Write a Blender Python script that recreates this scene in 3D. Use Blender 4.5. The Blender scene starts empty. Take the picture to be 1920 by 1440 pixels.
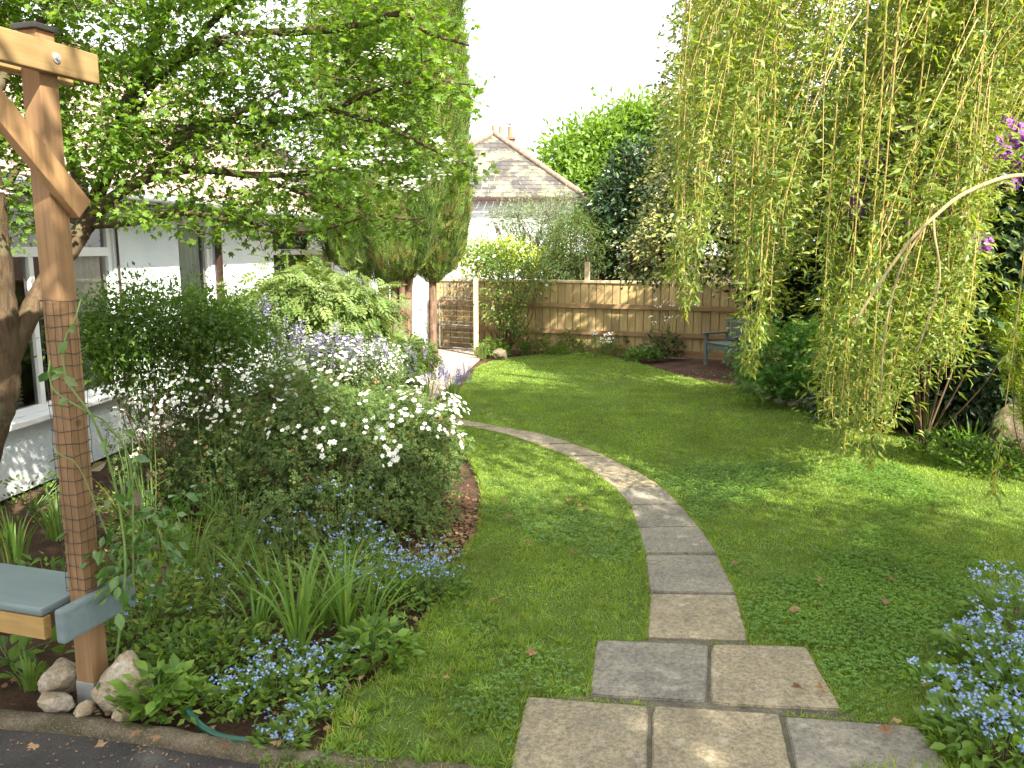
import bpy, bmesh, math, random
import numpy as np
from mathutils import Vector, Matrix
R = math.radians
sc = bpy.context.scene
COL = sc.collection
# ------------------------------------------------------------------ camera
CAMH, PITCH, FPX = 2.0, R(9.28), 1530.0
cd = bpy.data.cameras.new('camera'); cam = bpy.data.objects.new('camera', cd); COL.objects.link(cam)
cam.location = (0, 0, CAMH); cam.rotation_euler = (R(90) - PITCH, 0, 0)
cd.sensor_width = 36; cd.lens = 36 * FPX / 1920; cd.clip_start = 0.05; cd.clip_end = 1000
sc.camera = cam
sc.view_settings.view_transform = 'Standard'; sc.view_settings.look = 'None'
sc.view_settings.gamma = 1; sc.view_settings.exposure = 1.93
# ------------------------------------------------------------------ sky and sun
SUN_EL = R(42); SUN_H = Vector((0.58, -0.81)).normalized()
w = bpy.data.worlds.new('World'); sc.world = w; w.use_nodes = True
wn = w.node_tree; wn.nodes.clear()
sky = wn.nodes.new('ShaderNodeTexSky'); sky.sky_type = 'NISHITA'; sky.sun_disc = False
sky.sun_elevation = SUN_EL; sky.sun_rotation = math.atan2(SUN_H.x, SUN_H.y); sky.dust_density = 3.0; sky.air_density = 1.0
bg = wn.nodes.new('ShaderNodeBackground'); bg.inputs['Strength'].default_value = 0.15
cl = wn.nodes.new('ShaderNodeBackground'); cl.inputs['Color'].default_value = (1.0, 0.985, 0.95, 1); cl.inputs['Strength'].default_value = 0.74
mx = wn.nodes.new('ShaderNodeMixShader'); wo = wn.nodes.new('ShaderNodeOutputWorld')
nz = wn.nodes.new('ShaderNodeTexNoise'); nz.inputs['Scale'].default_value = 2.2; nz.inputs['Detail'].default_value = 6
mr = wn.nodes.new('ShaderNodeMapRange'); mr.inputs['From Min'].default_value = 0.3; mr.inputs['From Max'].default_value = 0.6
mr.inputs['To Min'].default_value = 0.65; mr.inputs['To Max'].default_value = 0.95
wn.links.new(nz.outputs['Fac'], mr.inputs['Value']); wn.links.new(mr.outputs[0], mx.inputs['Fac'])
wn.links.new(sky.outputs[0], bg.inputs['Color']); wn.links.new(bg.outputs[0], mx.inputs[1]); wn.links.new(cl.outputs[0], mx.inputs[2])
wn.links.new(mx.outputs[0], wo.inputs['Surface'])
sl = bpy.data.lights.new('sun', 'SUN'); so = bpy.data.objects.new('sun', sl); COL.objects.link(so)
sl.energy = 4.9; sl.angle = R(0.6); sl.color = (1.0, 0.92, 0.77)
tosun = Vector((SUN_H.x * math.cos(SUN_EL), SUN_H.y * math.cos(SUN_EL), math.sin(SUN_EL)))
so.rotation_euler = tosun.to_track_quat('Z', 'Y').to_euler()
sc.render.engine = 'CYCLES'
sc.cycles.max_bounces = 6; sc.cycles.transparent_max_bounces = 8; sc.cycles.diffuse_bounces = 3
# ------------------------------------------------------------------ geometry of the place, measured off the photograph
CP, SP = math.cos(PITCH), math.sin(PITCH)
def ray(px, py):
    a = px - 960.0; b = -(py - 720.0)
    return Vector((a, FPX * CP + b * SP, -FPX * SP + b * CP))
def G(px, py, z=0.0):
    d = ray(px, py); k = (z - CAMH) / d.z
    return Vector((d.x * k, d.y * k, z))
def P(px, py, Y):
    d = ray(px, py); k = Y / d.y
    return Vector((d.x * k, Y, CAMH + d.z * k))
def S(Y): return FPX / (Y * CP + 0.32)          # pixels per metre about distance Y
# ------------------------------------------------------------------ tags
def tag(o, label=None, cat=None, group=None, kind=None):
    if label: o['label'] = label
    if cat: o['category'] = cat
    if group: o['group'] = group
    if kind: o['kind'] = kind
    return o
def thing(name, label, cat, loc=(0, 0, 0), rz=0, group=None):
    o = bpy.data.objects.new(name, None); COL.objects.link(o); o.empty_display_size = 0.2
    o.location = loc; o.rotation_euler = (0, 0, rz)
    return tag(o, label, cat, group)
# ------------------------------------------------------------------ materials
def newmat(name):
    m = bpy.data.materials.new(name); m.use_nodes = True
    nt = m.node_tree; nt.nodes.clear()
    return m, nt, nt.nodes, nt.links
def rgba(c): return (c[0], c[1], c[2], 1)
def ramp(nt, fac, stops):
    r = nt.nodes.new('ShaderNodeValToRGB'); nt.links.new(fac, r.inputs['Fac'])
    e = r.color_ramp.elements
    while len(e) < len(stops): e.new(0.5)
    for k, (p, c) in enumerate(stops): e[k].position = p; e[k].color = rgba(c)
    return r.outputs['Color']
def noise(nt, vec, scale, detail=4, rough=0.55, dist=0.0):
    n = nt.nodes.new('ShaderNodeTexNoise'); n.inputs['Scale'].default_value = scale
    n.inputs['Detail'].default_value = detail; n.inputs['Roughness'].default_value = rough; n.inputs['Distortion'].default_value = dist
    if vec is not None: nt.links.new(vec, n.inputs['Vector'])
    return n.outputs['Fac']
def coords(nt, which='Object', scale=None):
    c = nt.nodes.new('ShaderNodeTexCoord'); o = c.outputs[which]
    if scale:
        mp = nt.nodes.new('ShaderNodeMapping'); mp.inputs['Scale'].default_value = scale; nt.links.new(o, mp.inputs['Vector']); o = mp.outputs[0]
    return o
def worldpos(nt):
    return nt.nodes.new('ShaderNodeNewGeometry').outputs['Position']
def mixc(nt, fac, a, b, mode='MIX'):
    m = nt.nodes.new('ShaderNodeMix'); m.data_type = 'RGBA'; m.blend_type = mode
    for sock, v in ((m.inputs[0], fac), (m.inputs[6], a), (m.inputs[7], b)):
        if isinstance(v, (int, float)): sock.default_value = v
        elif isinstance(v, tuple): sock.default_value = rgba(v)
        else: nt.links.new(v, sock)
    return m.outputs[2]
def finish(nt, color, rough=0.7, bump=None, bstr=0.3, bdist=0.01, spec=0.5, metallic=0.0):
    p = nt.nodes.new('ShaderNodeBsdfPrincipled'); o = nt.nodes.new('ShaderNodeOutputMaterial')
    if isinstance(color, tuple): p.inputs['Base Color'].default_value = rgba(color)
    else: nt.links.new(color, p.inputs['Base Color'])
    if isinstance(rough, (int, float)): p.inputs['Roughness'].default_value = rough
    else: nt.links.new(rough, p.inputs['Roughness'])
    p.inputs['Specular IOR Level'].default_value = spec; p.inputs['Metallic'].default_value = metallic
    if bump is not None:
        b = nt.nodes.new('ShaderNodeBump'); b.inputs['Strength'].default_value = bstr; b.inputs['Distance'].default_value = bdist
        nt.links.new(bump, b.inputs['Height']); nt.links.new(b.outputs[0], p.inputs['Normal'])
    nt.links.new(p.outputs[0], o.inputs['Surface'])
    return p
def leafmat(name, stops, trans=0.35, rough=0.45, tcol=None, spec=0.4):
    m, nt, N, L = newmat(name)
    a = N.new('ShaderNodeAttribute'); a.attribute_name = 'rnd'
    c = ramp(nt, a.outputs['Fac'], stops)
    n = noise(nt, worldpos(nt), 1.7, 3)
    hv = N.new('ShaderNodeHueSaturation'); L.new(c, hv.inputs['Color'])
    v = N.new('ShaderNodeMapRange'); v.inputs['From Min'].default_value = 0.3; v.inputs['From Max'].default_value = 0.7
    v.inputs['To Min'].default_value = 0.78; v.inputs['To Max'].default_value = 1.25
    L.new(n, v.inputs['Value']); L.new(v.outputs[0], hv.inputs['Value'])
    p = N.new('ShaderNodeBsdfPrincipled'); L.new(hv.outputs[0], p.inputs['Base Color']); p.inputs['Roughness'].default_value = rough
    p.inputs['Specular IOR Level'].default_value = spec
    t = N.new('ShaderNodeBsdfTranslucent')
    tc = mixc(nt, 1.0, hv.outputs[0], tcol or (1.5, 1.45, 0.5), 'MULTIPLY'); L.new(tc, t.inputs['Color'])
    mxs = N.new('ShaderNodeMixShader'); mxs.inputs[0].default_value = trans
    L.new(p.outputs[0], mxs.inputs[1]); L.new(t.outputs[0], mxs.inputs[2])
    o = N.new('ShaderNodeOutputMaterial'); L.new(mxs.outputs[0], o.inputs['Surface'])
    return m
def plain(name, c, rough=0.6, metallic=0.0, spec=0.5, var=0.15, scale=20, bstr=0.15):
    m, nt, N, L = newmat(name)
    n = noise(nt, coords(nt), scale, 5)
    d = tuple(x * (1 - var) for x in c); u = tuple(min(1, x * (1 + var)) for x in c)
    finish(nt, ramp(nt, n, [(0.3, d), (0.7, u)]), rough, n, bstr, 0.004, spec, metallic)
    return m
def woodmat(name, dark, light, grain=(3, 3, 40), rough=0.75, worn=None):
    # grain runs along the axis that is scaled least
    m, nt, N, L = newmat(name)
    a = N.new('ShaderNodeAttribute'); a.attribute_name = 'rnd'
    off = N.new('ShaderNodeVectorMath'); off.operation = 'ADD'; L.new(coords(nt), off.inputs[0])
    cx = N.new('ShaderNodeCombineXYZ')
    for k in range(3):
        mm = N.new('ShaderNodeMath'); mm.operation = 'MULTIPLY'; mm.inputs[1].default_value = 13.7 + 7 * k; L.new(a.outputs['Fac'], mm.inputs[0]); L.new(mm.outputs[0], cx.inputs[k])
    L.new(cx.outputs[0], off.inputs[1])
    mp = N.new('ShaderNodeMapping'); mp.inputs['Scale'].default_value = grain; L.new(off.outputs[0], mp.inputs['Vector'])
    n = noise(nt, mp.outputs[0], 1.0, 6, 0.6, 1.2)
    n2 = noise(nt, off.outputs[0], 3.0, 3)
    c = ramp(nt, n, [(0.3, dark), (0.5, tuple((x + y) / 2 for x, y in zip(dark, light))), (0.72, light)])
    c = mixc(nt, ramp(nt, n2, [(0.45, (0, 0, 0)), (0.75, (0.6, 0.6, 0.6))]), c, worn or tuple(x * 0.7 for x in dark))
    rv = ramp(nt, a.outputs['Fac'], [(0.0, (0.72, 0.72, 0.75)), (1.0, (1.1, 1.08, 1.0))])
    c = mixc(nt, 1.0, c, rv, 'MULTIPLY')
    kn = N.new('ShaderNodeTexVoronoi'); kn.inputs['Scale'].default_value = 3.2; L.new(off.outputs[0], kn.inputs['Vector'])
    c = mixc(nt, ramp(nt, kn.outputs['Distance'], [(0.04, (0.8, 0.8, 0.8)), (0.075, (0, 0, 0))]), c, tuple(x * 0.35 for x in dark))
    finish(nt, c, rough, n, 0.25, 0.003, 0.3)
    return m
M = {}
M['hawthorn'] = leafmat('hawthorn_leaf', [(0, (0.07, 0.14, 0.02)), (0.6, (0.13, 0.235, 0.03)), (1, (0.22, 0.33, 0.05))], 0.52)
M['willow'] = leafmat('willow_leaf', [(0, (0.09, 0.16, 0.035)), (0.5, (0.17, 0.24, 0.045)), (1, (0.33, 0.36, 0.075))], 0.45)
M['conifer'] = leafmat('conifer_spray', [(0, (0.045, 0.09, 0.025)), (0.5, (0.11, 0.19, 0.035)), (0.93, (0.24, 0.31, 0.06)), (0.95, (0.2, 0.14, 0.07)), (1, (0.22, 0.14, 0.07))], 0.3, 0.7)
M['potentilla'] = leafmat('cinquefoil_leaf', [(0, (0.06, 0.11, 0.035)), (0.65, (0.12, 0.19, 0.055)), (0.88, (0.18, 0.23, 0.06)), (1, (0.26, 0.16, 0.06))], 0.38, 0.6)
M['darkshrub'] = leafmat('dark_shrub_leaf', [(0, (0.05, 0.11, 0.015)), (0.7, (0.10, 0.19, 0.025)), (1, (0.17, 0.27, 0.04))], 0.42)
M['wisteria'] = leafmat('wisteria_leaf', [(0, (0.09, 0.155, 0.035)), (0.6, (0.145, 0.21, 0.055)), (1, (0.22, 0.27, 0.09))], 0.35)
M['rose'] = leafmat('rose_leaf', [(0, (0.06, 0.12, 0.03)), (0.65, (0.14, 0.22, 0.05)), (0.9, (0.28, 0.30, 0.08)), (1, (0.3, 0.16, 0.08))], 0.4)
M['variegated'] = leafmat('variegated_leaf', [(0, (0.03, 0.06, 0.025)), (0.36, (0.07, 0.11, 0.035)), (0.5, (0.30, 0.31, 0.11)), (1, (0.58, 0.54, 0.26))], 0.22, 0.4)
M['oak'] = leafmat('fresh_tree_leaf', [(0, (0.09, 0.17, 0.025)), (0.6, (0.15, 0.26, 0.04)), (1, (0.22, 0.33, 0.06))], 0.4)
M['olive'] = leafmat('grey_green_leaf', [(0, (0.10, 0.15, 0.08)), (1, (0.25, 0.30, 0.18))], 0.25)
M['laurel'] = leafmat('dark_evergreen_leaf', [(0, (0.012, 0.03, 0.012)), (0.8, (0.03, 0.065, 0.02)), (1, (0.06, 0.11, 0.03))], 0.18, 0.35)
M['maple'] = leafmat('maple_leaf', [(0, (0.05, 0.14, 0.02)), (1, (0.11, 0.24, 0.035))], 0.35)
M['gold'] = leafmat('golden_conifer_leaf', [(0, (0.18, 0.30, 0.03)), (1, (0.48, 0.54, 0.06))], 0.3)
M['grass'] = leafmat('lawn_grass', [(0, (0.13, 0.215, 0.028)), (0.5, (0.195, 0.30, 0.042)), (0.88, (0.26, 0.35, 0.06)), (0.97, (0.30, 0.30, 0.10)), (1, (0.36, 0.32, 0.16))], 0.4, 0.5)
M['clover'] = leafmat('clover_leaf', [(0, (0.085, 0.18, 0.035)), (1, (0.15, 0.28, 0.05))], 0.4)
M['blade'] = leafmat('strap_leaf', [(0, (0.08, 0.16, 0.035)), (0.6, (0.14, 0.25, 0.05)), (0.9, (0.2, 0.28, 0.06)), (1, (0.38, 0.30, 0.12))], 0.35)
M['forget'] = leafmat('forget_me_not_leaf', [(0, (0.08, 0.16, 0.03)), (1, (0.19, 0.31, 0.05))], 0.42)
M['cover'] = leafmat('ground_cover_leaf', [(0, (0.07, 0.14, 0.03)), (0.6, (0.14, 0.23, 0.04)), (1, (0.26, 0.33, 0.07))], 0.45)
M['vine'] = leafmat('vine_leaf', [(0, (0.05, 0.13, 0.03)), (0.75, (0.11, 0.21, 0.04)), (1, (0.13, 0.05, 0.04))], 0.25, 0.28, spec=0.6)
M['litter'] = leafmat('dead_leaf', [(0, (0.13, 0.07, 0.04)), (0.6, (0.22, 0.12, 0.06)), (1, (0.33, 0.22, 0.12))], 0.1, 0.8)
M['white'] = leafmat('white_petal', [(0, (0.72, 0.74, 0.70)), (1, (0.85, 0.85, 0.82))], 0.3, 0.6, (1, 1, 1), 0.2)
M['cream'] = leafmat('cream_petal', [(0, (0.66, 0.65, 0.52)), (1, (0.82, 0.80, 0.7))], 0.3, 0.6, (1, 1, 1), 0.2)
M['blue'] = leafmat('blue_petal', [(0, (0.16, 0.29, 0.66)), (0.8, (0.27, 0.42, 0.78)), (1, (0.46, 0.50, 0.80))], 0.3, 0.6, (1, 1, 1), 0.2)
M['bell'] = leafmat('bluebell_petal', [(0, (0.15, 0.14, 0.42)), (1, (0.33, 0.33, 0.68))], 0.3, 0.6, (1, 1, 1), 0.2)
M['lilac'] = leafmat('lilac_petal', [(0, (0.17, 0.13, 0.32)), (0.6, (0.29, 0.24, 0.46)), (1, (0.58, 0.55, 0.68))], 0.3, 0.6, (1, 1, 1), 0.2)
M['purple'] = leafmat('purple_petal', [(0, (0.20, 0.05, 0.30)), (1, (0.40, 0.14, 0.50))], 0.3, 0.6, (1, 1, 1), 0.2)
M['yellow'] = plain('flower_centre', (0.6, 0.42, 0.05))
M['stemgreen'] = plain('green_stem', (0.12, 0.2, 0.05))
M['stembrown'] = plain('brown_stem', (0.12, 0.075, 0.04), 0.85)
M['willowtwig'] = plain('yellow_willow_twig', (0.40, 0.29, 0.09), 0.55)
def barkmat(name, a, b, c, sc_=(14, 14, 4)):
    m, nt, N, L = newmat(name)
    v = coords(nt, 'Object', sc_)
    n = noise(nt, v, 2.0, 8, 0.65, 0.6); n2 = noise(nt, coords(nt), 5, 4)
    cc = ramp(nt, n, [(0.3, a), (0.6, b)])
    cc = mixc(nt, ramp(nt, n2, [(0.56, (0, 0, 0)), (0.66, (0.8, 0.8, 0.8))]), cc, c)
    finish(nt, cc, 0.9, n, 0.9, 0.02, 0.2); return m
M['bark'] = barkmat('hawthorn_bark', (0.04, 0.028, 0.018), (0.105, 0.072, 0.042), (0.14, 0.13, 0.075))
M['palebranch'] = barkmat('pale_willow_bark', (0.24, 0.19, 0.09), (0.40, 0.33, 0.17), (0.3, 0.27, 0.16))
M['conbark'] = barkmat('conifer_bark', (0.07, 0.045, 0.03), (0.2, 0.13, 0.09), (0.24, 0.19, 0.15), (18, 18, 2))
M['postwood'] = woodmat('arbour_timber', (0.25, 0.145, 0.07), (0.38, 0.235, 0.115), (28, 28, 1.6))
M['beamwood'] = woodmat('arbour_beam_timber', (0.30, 0.19, 0.07), (0.44, 0.29, 0.12), (1.6, 28, 28))
M['beamwoody'] = woodmat('arbour_beam_timber', (0.26, 0.17, 0.07), (0.38, 0.26, 0.12), (28, 1.6, 28))
M['fencewood'] = woodmat('fence_timber', (0.36, 0.26, 0.12), (0.54, 0.42, 0.21), (18, 18, 1.2))
M['railwood'] = woodmat('fence_rail_timber', (0.22, 0.14, 0.075), (0.34, 0.23, 0.12), (1.2, 18, 18))
M['palewood'] = woodmat('pale_post_timber', (0.5, 0.40, 0.25), (0.66, 0.55, 0.38), (18, 18, 1.2))
M['benchpaint'] = plain('grey_green_bench_paint', (0.11, 0.145, 0.135), 0.55)
M['seatpaint'] = woodmat('blue_grey_seat_paint', (0.18, 0.24, 0.25), (0.22, 0.285, 0.295), (1.4, 24, 24), 0.45, (0.15, 0.22, 0.21))
M['blackcap'] = plain('black_cap', (0.02, 0.02, 0.022), 0.4)
M['steel'] = plain('galvanised_steel', (0.42, 0.43, 0.44), 0.45, 0.7)
M['gatesteel'] = plain('grey_gate_steel', (0.25, 0.27, 0.28), 0.5, 0.4)
M['net'] = plain('black_netting', (0.02, 0.02, 0.02), 0.5)
M['hose'] = plain('green_hose', (0.01, 0.07, 0.05), 0.3)
M['upvc'] = plain('white_frame', (0.78, 0.79, 0.80), 0.35, var=0.03, bstr=0.02)
M['brown'] = plain('dark_brown_paint', (0.05, 0.025, 0.02), 0.4)
M['gutter'] = plain('grey_gutter', (0.25, 0.26, 0.27), 0.5)
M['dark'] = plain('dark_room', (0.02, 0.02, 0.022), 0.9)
M['curtain'] = plain('pale_curtain', (0.66, 0.68, 0.66), 0.9, var=0.08)
M['blind'] = plain('white_blind', (0.6, 0.6, 0.58), 0.6)
M['brick'] = plain('chimney_brick', (0.28, 0.12, 0.075), 0.85, var=0.3)
M['pot'] = plain('terracotta_pot', (0.36, 0.15, 0.085), 0.8)
def glassmat():
    m, nt, N, L = newmat('window_glass')
    g = N.new('ShaderNodeBsdfGlossy'); g.inputs['Roughness'].default_value = 0.02
    t = N.new('ShaderNodeBsdfTransparent'); t.inputs['Color'].default_value = (0.92, 0.94, 0.94, 1)
    f = N.new('ShaderNodeFresnel'); f.inputs['IOR'].default_value = 1.6
    a = N.new('ShaderNodeMath'); a.operation = 'ADD'; a.inputs[1].default_value = 0.04; L.new(f.outputs[0], a.inputs[0])
    x = N.new('ShaderNodeMixShader'); o = N.new('ShaderNodeOutputMaterial')
    L.new(a.outputs[0], x.inputs[0]); L.new(t.outputs[0], x.inputs[1]); L.new(g.outputs[0], x.inputs[2]); L.new(x.outputs[0], o.inputs['Surface'])
    return m
M['glass'] = glassmat()
def rendermat():
    m, nt, N, L = newmat('white_roughcast')
    v = coords(nt); n = noise(nt, v, 26, 4, 0.6, 0.8); n2 = noise(nt, v, 1.3, 4)
    finish(nt, ramp(nt, n2, [(0.3, (0.62, 0.69, 0.73)), (0.7, (0.74, 0.79, 0.81))]), 0.85, n, 0.7, 0.02, 0.3); return m
M['render'] = rendermat()
def slabmat():
    m, nt, N, L = newmat('paving_slab')
    a = N.new('ShaderNodeAttribute'); a.attribute_name = 'rnd'
    wp = worldpos(nt)
    base = ramp(nt, a.outputs['Fac'], [(0.0, (0.205, 0.195, 0.17)), (0.45, (0.225, 0.21, 0.175)), (0.55, (0.255, 0.225, 0.165)), (1.0, (0.285, 0.245, 0.17))])
    n1 = noise(nt, wp, 2.2, 9, 0.68); n2 = noise(nt, wp, 48, 8, 0.72); n3 = noise(nt, wp, 130, 3)
    c = mixc(nt, 1.0, base, ramp(nt, n1, [(0.34, (0.72, 0.72, 0.74)), (0.66, (1.16, 1.14, 1.08))]), 'MULTIPLY')
    c = mixc(nt, 1.0, c, ramp(nt, n2, [(0.36, (0.55, 0.54, 0.53)), (0.58, (1.15, 1.14, 1.12))]), 'MULTIPLY')
    n4 = noise(nt, wp, 6.5, 6, 0.7, 0.8); c = mixc(nt, ramp(nt, n4, [(0.54, (0, 0, 0)), (0.66, (0.6, 0.6, 0.6))]), c, (0.11, 0.105, 0.09))
    n5 = noise(nt, wp, 9.0, 5, 0.6); c = mixc(nt, ramp(nt, n5, [(0.6, (0, 0, 0)), (0.7, (0.55, 0.55, 0.55))]), c, (0.40, 0.37, 0.30))
    c = mixc(nt, ramp(nt, n3, [(0.36, (0.5, 0.5, 0.5)), (0.46, (0, 0, 0))]), c, (0.09, 0.085, 0.075))
    v = N.new('ShaderNodeTexVoronoi'); v.inputs['Scale'].default_value = 17; L.new(wp, v.inputs['Vector'])
    c = mixc(nt, ramp(nt, v.outputs['Distance'], [(0.08, (0.7, 0.7, 0.7)), (0.16, (0, 0, 0))]), c, (0.13, 0.12, 0.10))
    finish(nt, c, 0.85, n2, 0.6, 0.008, 0.3); return m
M['slab'] = slabmat()
def groundmat(name, stops, s1=4, s2=40, bd=0.02, speck=None, rough=0.95):
    m, nt, N, L = newmat(name)
    wp = worldpos(nt); n1 = noise(nt, wp, s1, 6, 0.6); n2 = noise(nt, wp, s2, 6, 0.7)
    c = ramp(nt, n1, stops)
    c = mixc(nt, 1.0, c, ramp(nt, n2, [(0.3, (0.55, 0.55, 0.55)), (0.68, (1.35, 1.3, 1.25))]), 'MULTIPLY')
    if speck:
        v = N.new('ShaderNodeTexVoronoi'); v.inputs['Scale'].default_value = speck[0]; L.new(wp, v.inputs['Vector'])
        c = mixc(nt, ramp(nt, v.outputs['Distance'], [(speck[2], (0.9, 0.9, 0.9)), (speck[2] + 0.1, (0, 0, 0))]), c, speck[1])
    finish(nt, c, rough, n2, 0.9, bd, 0.2); return m
M['soil'] = groundmat('garden_soil', [(0.3, (0.045, 0.028, 0.018)), (0.6, (0.10, 0.06, 0.04)), (0.8, (0.14, 0.09, 0.06))], 3, 55, 0.03)
M['lawnbase'] = groundmat('lawn_soil', [(0.3, (0.06, 0.10, 0.02)), (0.55, (0.09, 0.15, 0.028)), (0.75, (0.12, 0.15, 0.04))], 2.2, 60, 0.02)
M['asphalt'] = groundmat('asphalt', [(0.3, (0.042, 0.042, 0.045)), (0.7, (0.075, 0.073, 0.072))], 3, 180, 0.01, (260, (0.22, 0.21, 0.20), 0.12))
M['kerb'] = groundmat('mossy_kerb', [(0.35, (0.09, 0.085, 0.05)), (0.6, (0.18, 0.15, 0.11)), (0.8, (0.26, 0.23, 0.18))], 9, 90, 0.02, (90, (0.34, 0.31, 0.26), 0.14))
M['mortar'] = groundmat('mortar', [(0.3, (0.07, 0.07, 0.05)), (0.7, (0.16, 0.145, 0.115))], 8, 90, 0.01)
M['gravel'] = groundmat('pinkish_paving', [(0.3, (0.34, 0.27, 0.22)), (0.7, (0.48, 0.40, 0.34))], 5, 60, 0.01)
M['stone'] = groundmat('limestone_rock', [(0.3, (0.30, 0.22, 0.13)), (0.48, (0.50, 0.43, 0.32)), (0.66, (0.70, 0.66, 0.58))], 7, 45, 0.04)
M['mosstone'] = groundmat('mossy_rock', [(0.3, (0.08, 0.09, 0.04)), (0.55, (0.20, 0.17, 0.12)), (0.75, (0.32, 0.28, 0.2))], 4, 40, 0.05)
def tilemat(name, stops, lichen):
    m, nt, N, L = newmat(name)
    a = N.new('ShaderNodeAttribute'); a.attribute_name = 'rnd'
    wp = worldpos(nt); n = noise(nt, wp, 1.1, 8, 0.7); n2 = noise(nt, wp, 14, 4)
    c = ramp(nt, a.outputs['Fac'], stops)
    c = mixc(nt, ramp(nt, n, [(0.5, (0, 0, 0)), (0.6, (0.85, 0.85, 0.85))]), c, lichen)
    finish(nt, c, 0.9, n2, 0.4, 0.02, 0.2); return m
M['pantile'] = tilemat('weathered_pantiles', [(0, (0.28, 0.21, 0.17)), (1, (0.42, 0.34, 0.29))], (0.42, 0.39, 0.33))
M['slate'] = tilemat('lichen_slates', [(0, (0.06, 0.057, 0.055)), (1, (0.105, 0.097, 0.092))], (0.24, 0.235, 0.16))
M['ridge'] = plain('clay_ridge_tiles', (0.21, 0.15, 0.115), 0.9, var=0.35, scale=6)
# ------------------------------------------------------------------ mesh tools
class MB:
    """collects triangles; builds ONE mesh object"""
    def __init__(s): s.v = []; s.f = []; s.m = []; s.r = []; s.n = 0
    def add(s, V, F, mi=0, rnd=None):
        V = np.asarray(V, float).reshape(-1, 3); F = np.asarray(F, int)
        if F.shape[1] == 4: 
            if not np.isscalar(mi): mi = np.repeat(mi, 2)
            F = np.stack([F[:, [0, 1, 2]], F[:, [0, 2, 3]]], 1).reshape(-1, 3)
        s.v.append(V); s.f.append(F + s.n); s.n += len(V)
        s.m.append(np.full(len(F), mi, int) if np.isscalar(mi) else np.asarray(mi, int))
        s.r.append(np.full(len(V), random.random() if rnd is None else rnd) if (rnd is None or np.isscalar(rnd)) else np.asarray(rnd, float))
        return s
    def build(s, name, mats, parent=None, smooth=False, loc=None):
        me = bpy.data.meshes.new(name)
        V = np.concatenate(s.v).astype(np.float32); F = np.concatenate(s.f).astype(np.int32)
        if loc is not None: V = V - np.array(loc, np.float32)
        me.vertices.add(len(V)); me.vertices.foreach_set('co', V.ravel())
        me.loops.add(F.size); me.loops.foreach_set('vertex_index', F.ravel())
        me.polygons.add(len(F)); me.polygons.foreach_set('loop_start', np.arange(0, F.size, 3, dtype=np.int32))
        me.polygons.foreach_set('loop_total', np.full(len(F), 3, np.int32))
        me.polygons.foreach_set('material_index', np.concatenate(s.m).astype(np.int32))
        me.polygons.foreach_set('use_smooth', np.full(len(F), smooth, bool))
        at = me.attributes.new('rnd', 'FLOAT', 'POINT'); at.data.foreach_set('value', np.concatenate(s.r).astype(np.float32))
        if not isinstance(mats, (list, tuple)): mats = [mats]
        for m in mats: me.materials.append(M[m] if isinstance(m, str) else m)
        me.update(calc_edges=True)
        o = bpy.data.objects.new(name, me); COL.objects.link(o)
        if parent is not None: o.parent = parent
        if loc is not None: o.location = loc
        return o
def boxes(name, lst, mat, parent=None, bevel=0.004, loc=None):
    """each box: (cx,cy,cz, sx,sy,sz[, rotation Matrix]); ONE mesh with real quads and a bevel"""
    bm = bmesh.new(); lay = bm.verts.layers.float.new('rnd')
    for b in lst:
        c = b[:3]; s_ = b[3:6]; rot = b[6] if len(b) > 6 else Matrix.Identity(3)
        r = random.random(); vs = []
        for dx in (-.5, .5):
            for dy in (-.5, .5):
                for dz in (-.5, .5):
                    v = bm.verts.new(Vector(c) + rot @ Vector((dx * s_[0], dy * s_[1], dz * s_[2]))); v[lay] = r; vs.append(v)
        for f in ((0, 1, 3, 2), (4, 6, 7, 5), (0, 4, 5, 1), (2, 3, 7, 6), (0, 2, 6, 4), (1, 5, 7, 3)):
            bm.faces.new([vs[k] for k in f])
    if bevel: bmesh.ops.bevel(bm, geom=list(bm.edges), offset=bevel, segments=2, affect='EDGES', profile=0.6)
    me = bpy.data.meshes.new(name); bm.to_mesh(me); bm.free(); me.materials.append(M[mat])
    o = bpy.data.objects.new(name, me); COL.objects.link(o)
    if parent is not None: o.parent = parent
    if loc is not None: o.location = loc
    return o
def nrm(a): return a / np.maximum(np.linalg.norm(a, axis=-1, keepdims=True), 1e-9)
def tube(mb, pts, rad, sides=6, mi=0, rnd=None, wob=0.0, cap=False):
    pts = np.asarray([tuple(p) for p in pts], float); n = len(pts)
    rad = np.interp(np.linspace(0, 1, n), np.linspace(0, 1, len(rad)), rad) if not np.isscalar(rad) else np.full(n, rad)
    t = nrm(np.gradient(pts, axis=0))
    ref = np.array([0, 0, 1.0]) if abs(t[:, 2]).mean() < 0.8 else np.array([1.0, 0, 0])
    a = nrm(np.cross(t, ref)); b = np.cross(t, a)
    th = np.linspace(0, 2 * np.pi, sides, endpoint=False)
    rr = rad[:, None] * (1 + wob * np.random.uniform(-1, 1, (n, sides)))
    V = pts[:, None, :] + rr[:, :, None] * (np.cos(th)[None, :, None] * a[:, None, :] + np.sin(th)[None, :, None] * b[:, None, :])
    i = np.arange(n - 1)[:, None] * sides; j = np.arange(sides)[None, :]; j2 = (j + 1) % sides
    F = np.stack([i + j, i + j2, i + sides + j2, i + sides + j], -1).reshape(-1, 4)
    mb.add(V.reshape(-1, 3), F, mi, rnd)
    if cap:
        for k, c in ((0, pts[0]), (n - 1, pts[-1])):
            vv = np.vstack([V[k], c[None]]); ff = [(q, (q + 1) % sides, sides) for q in range(sides)]
            mb.add(vv, np.array(ff), mi, rnd)
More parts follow.
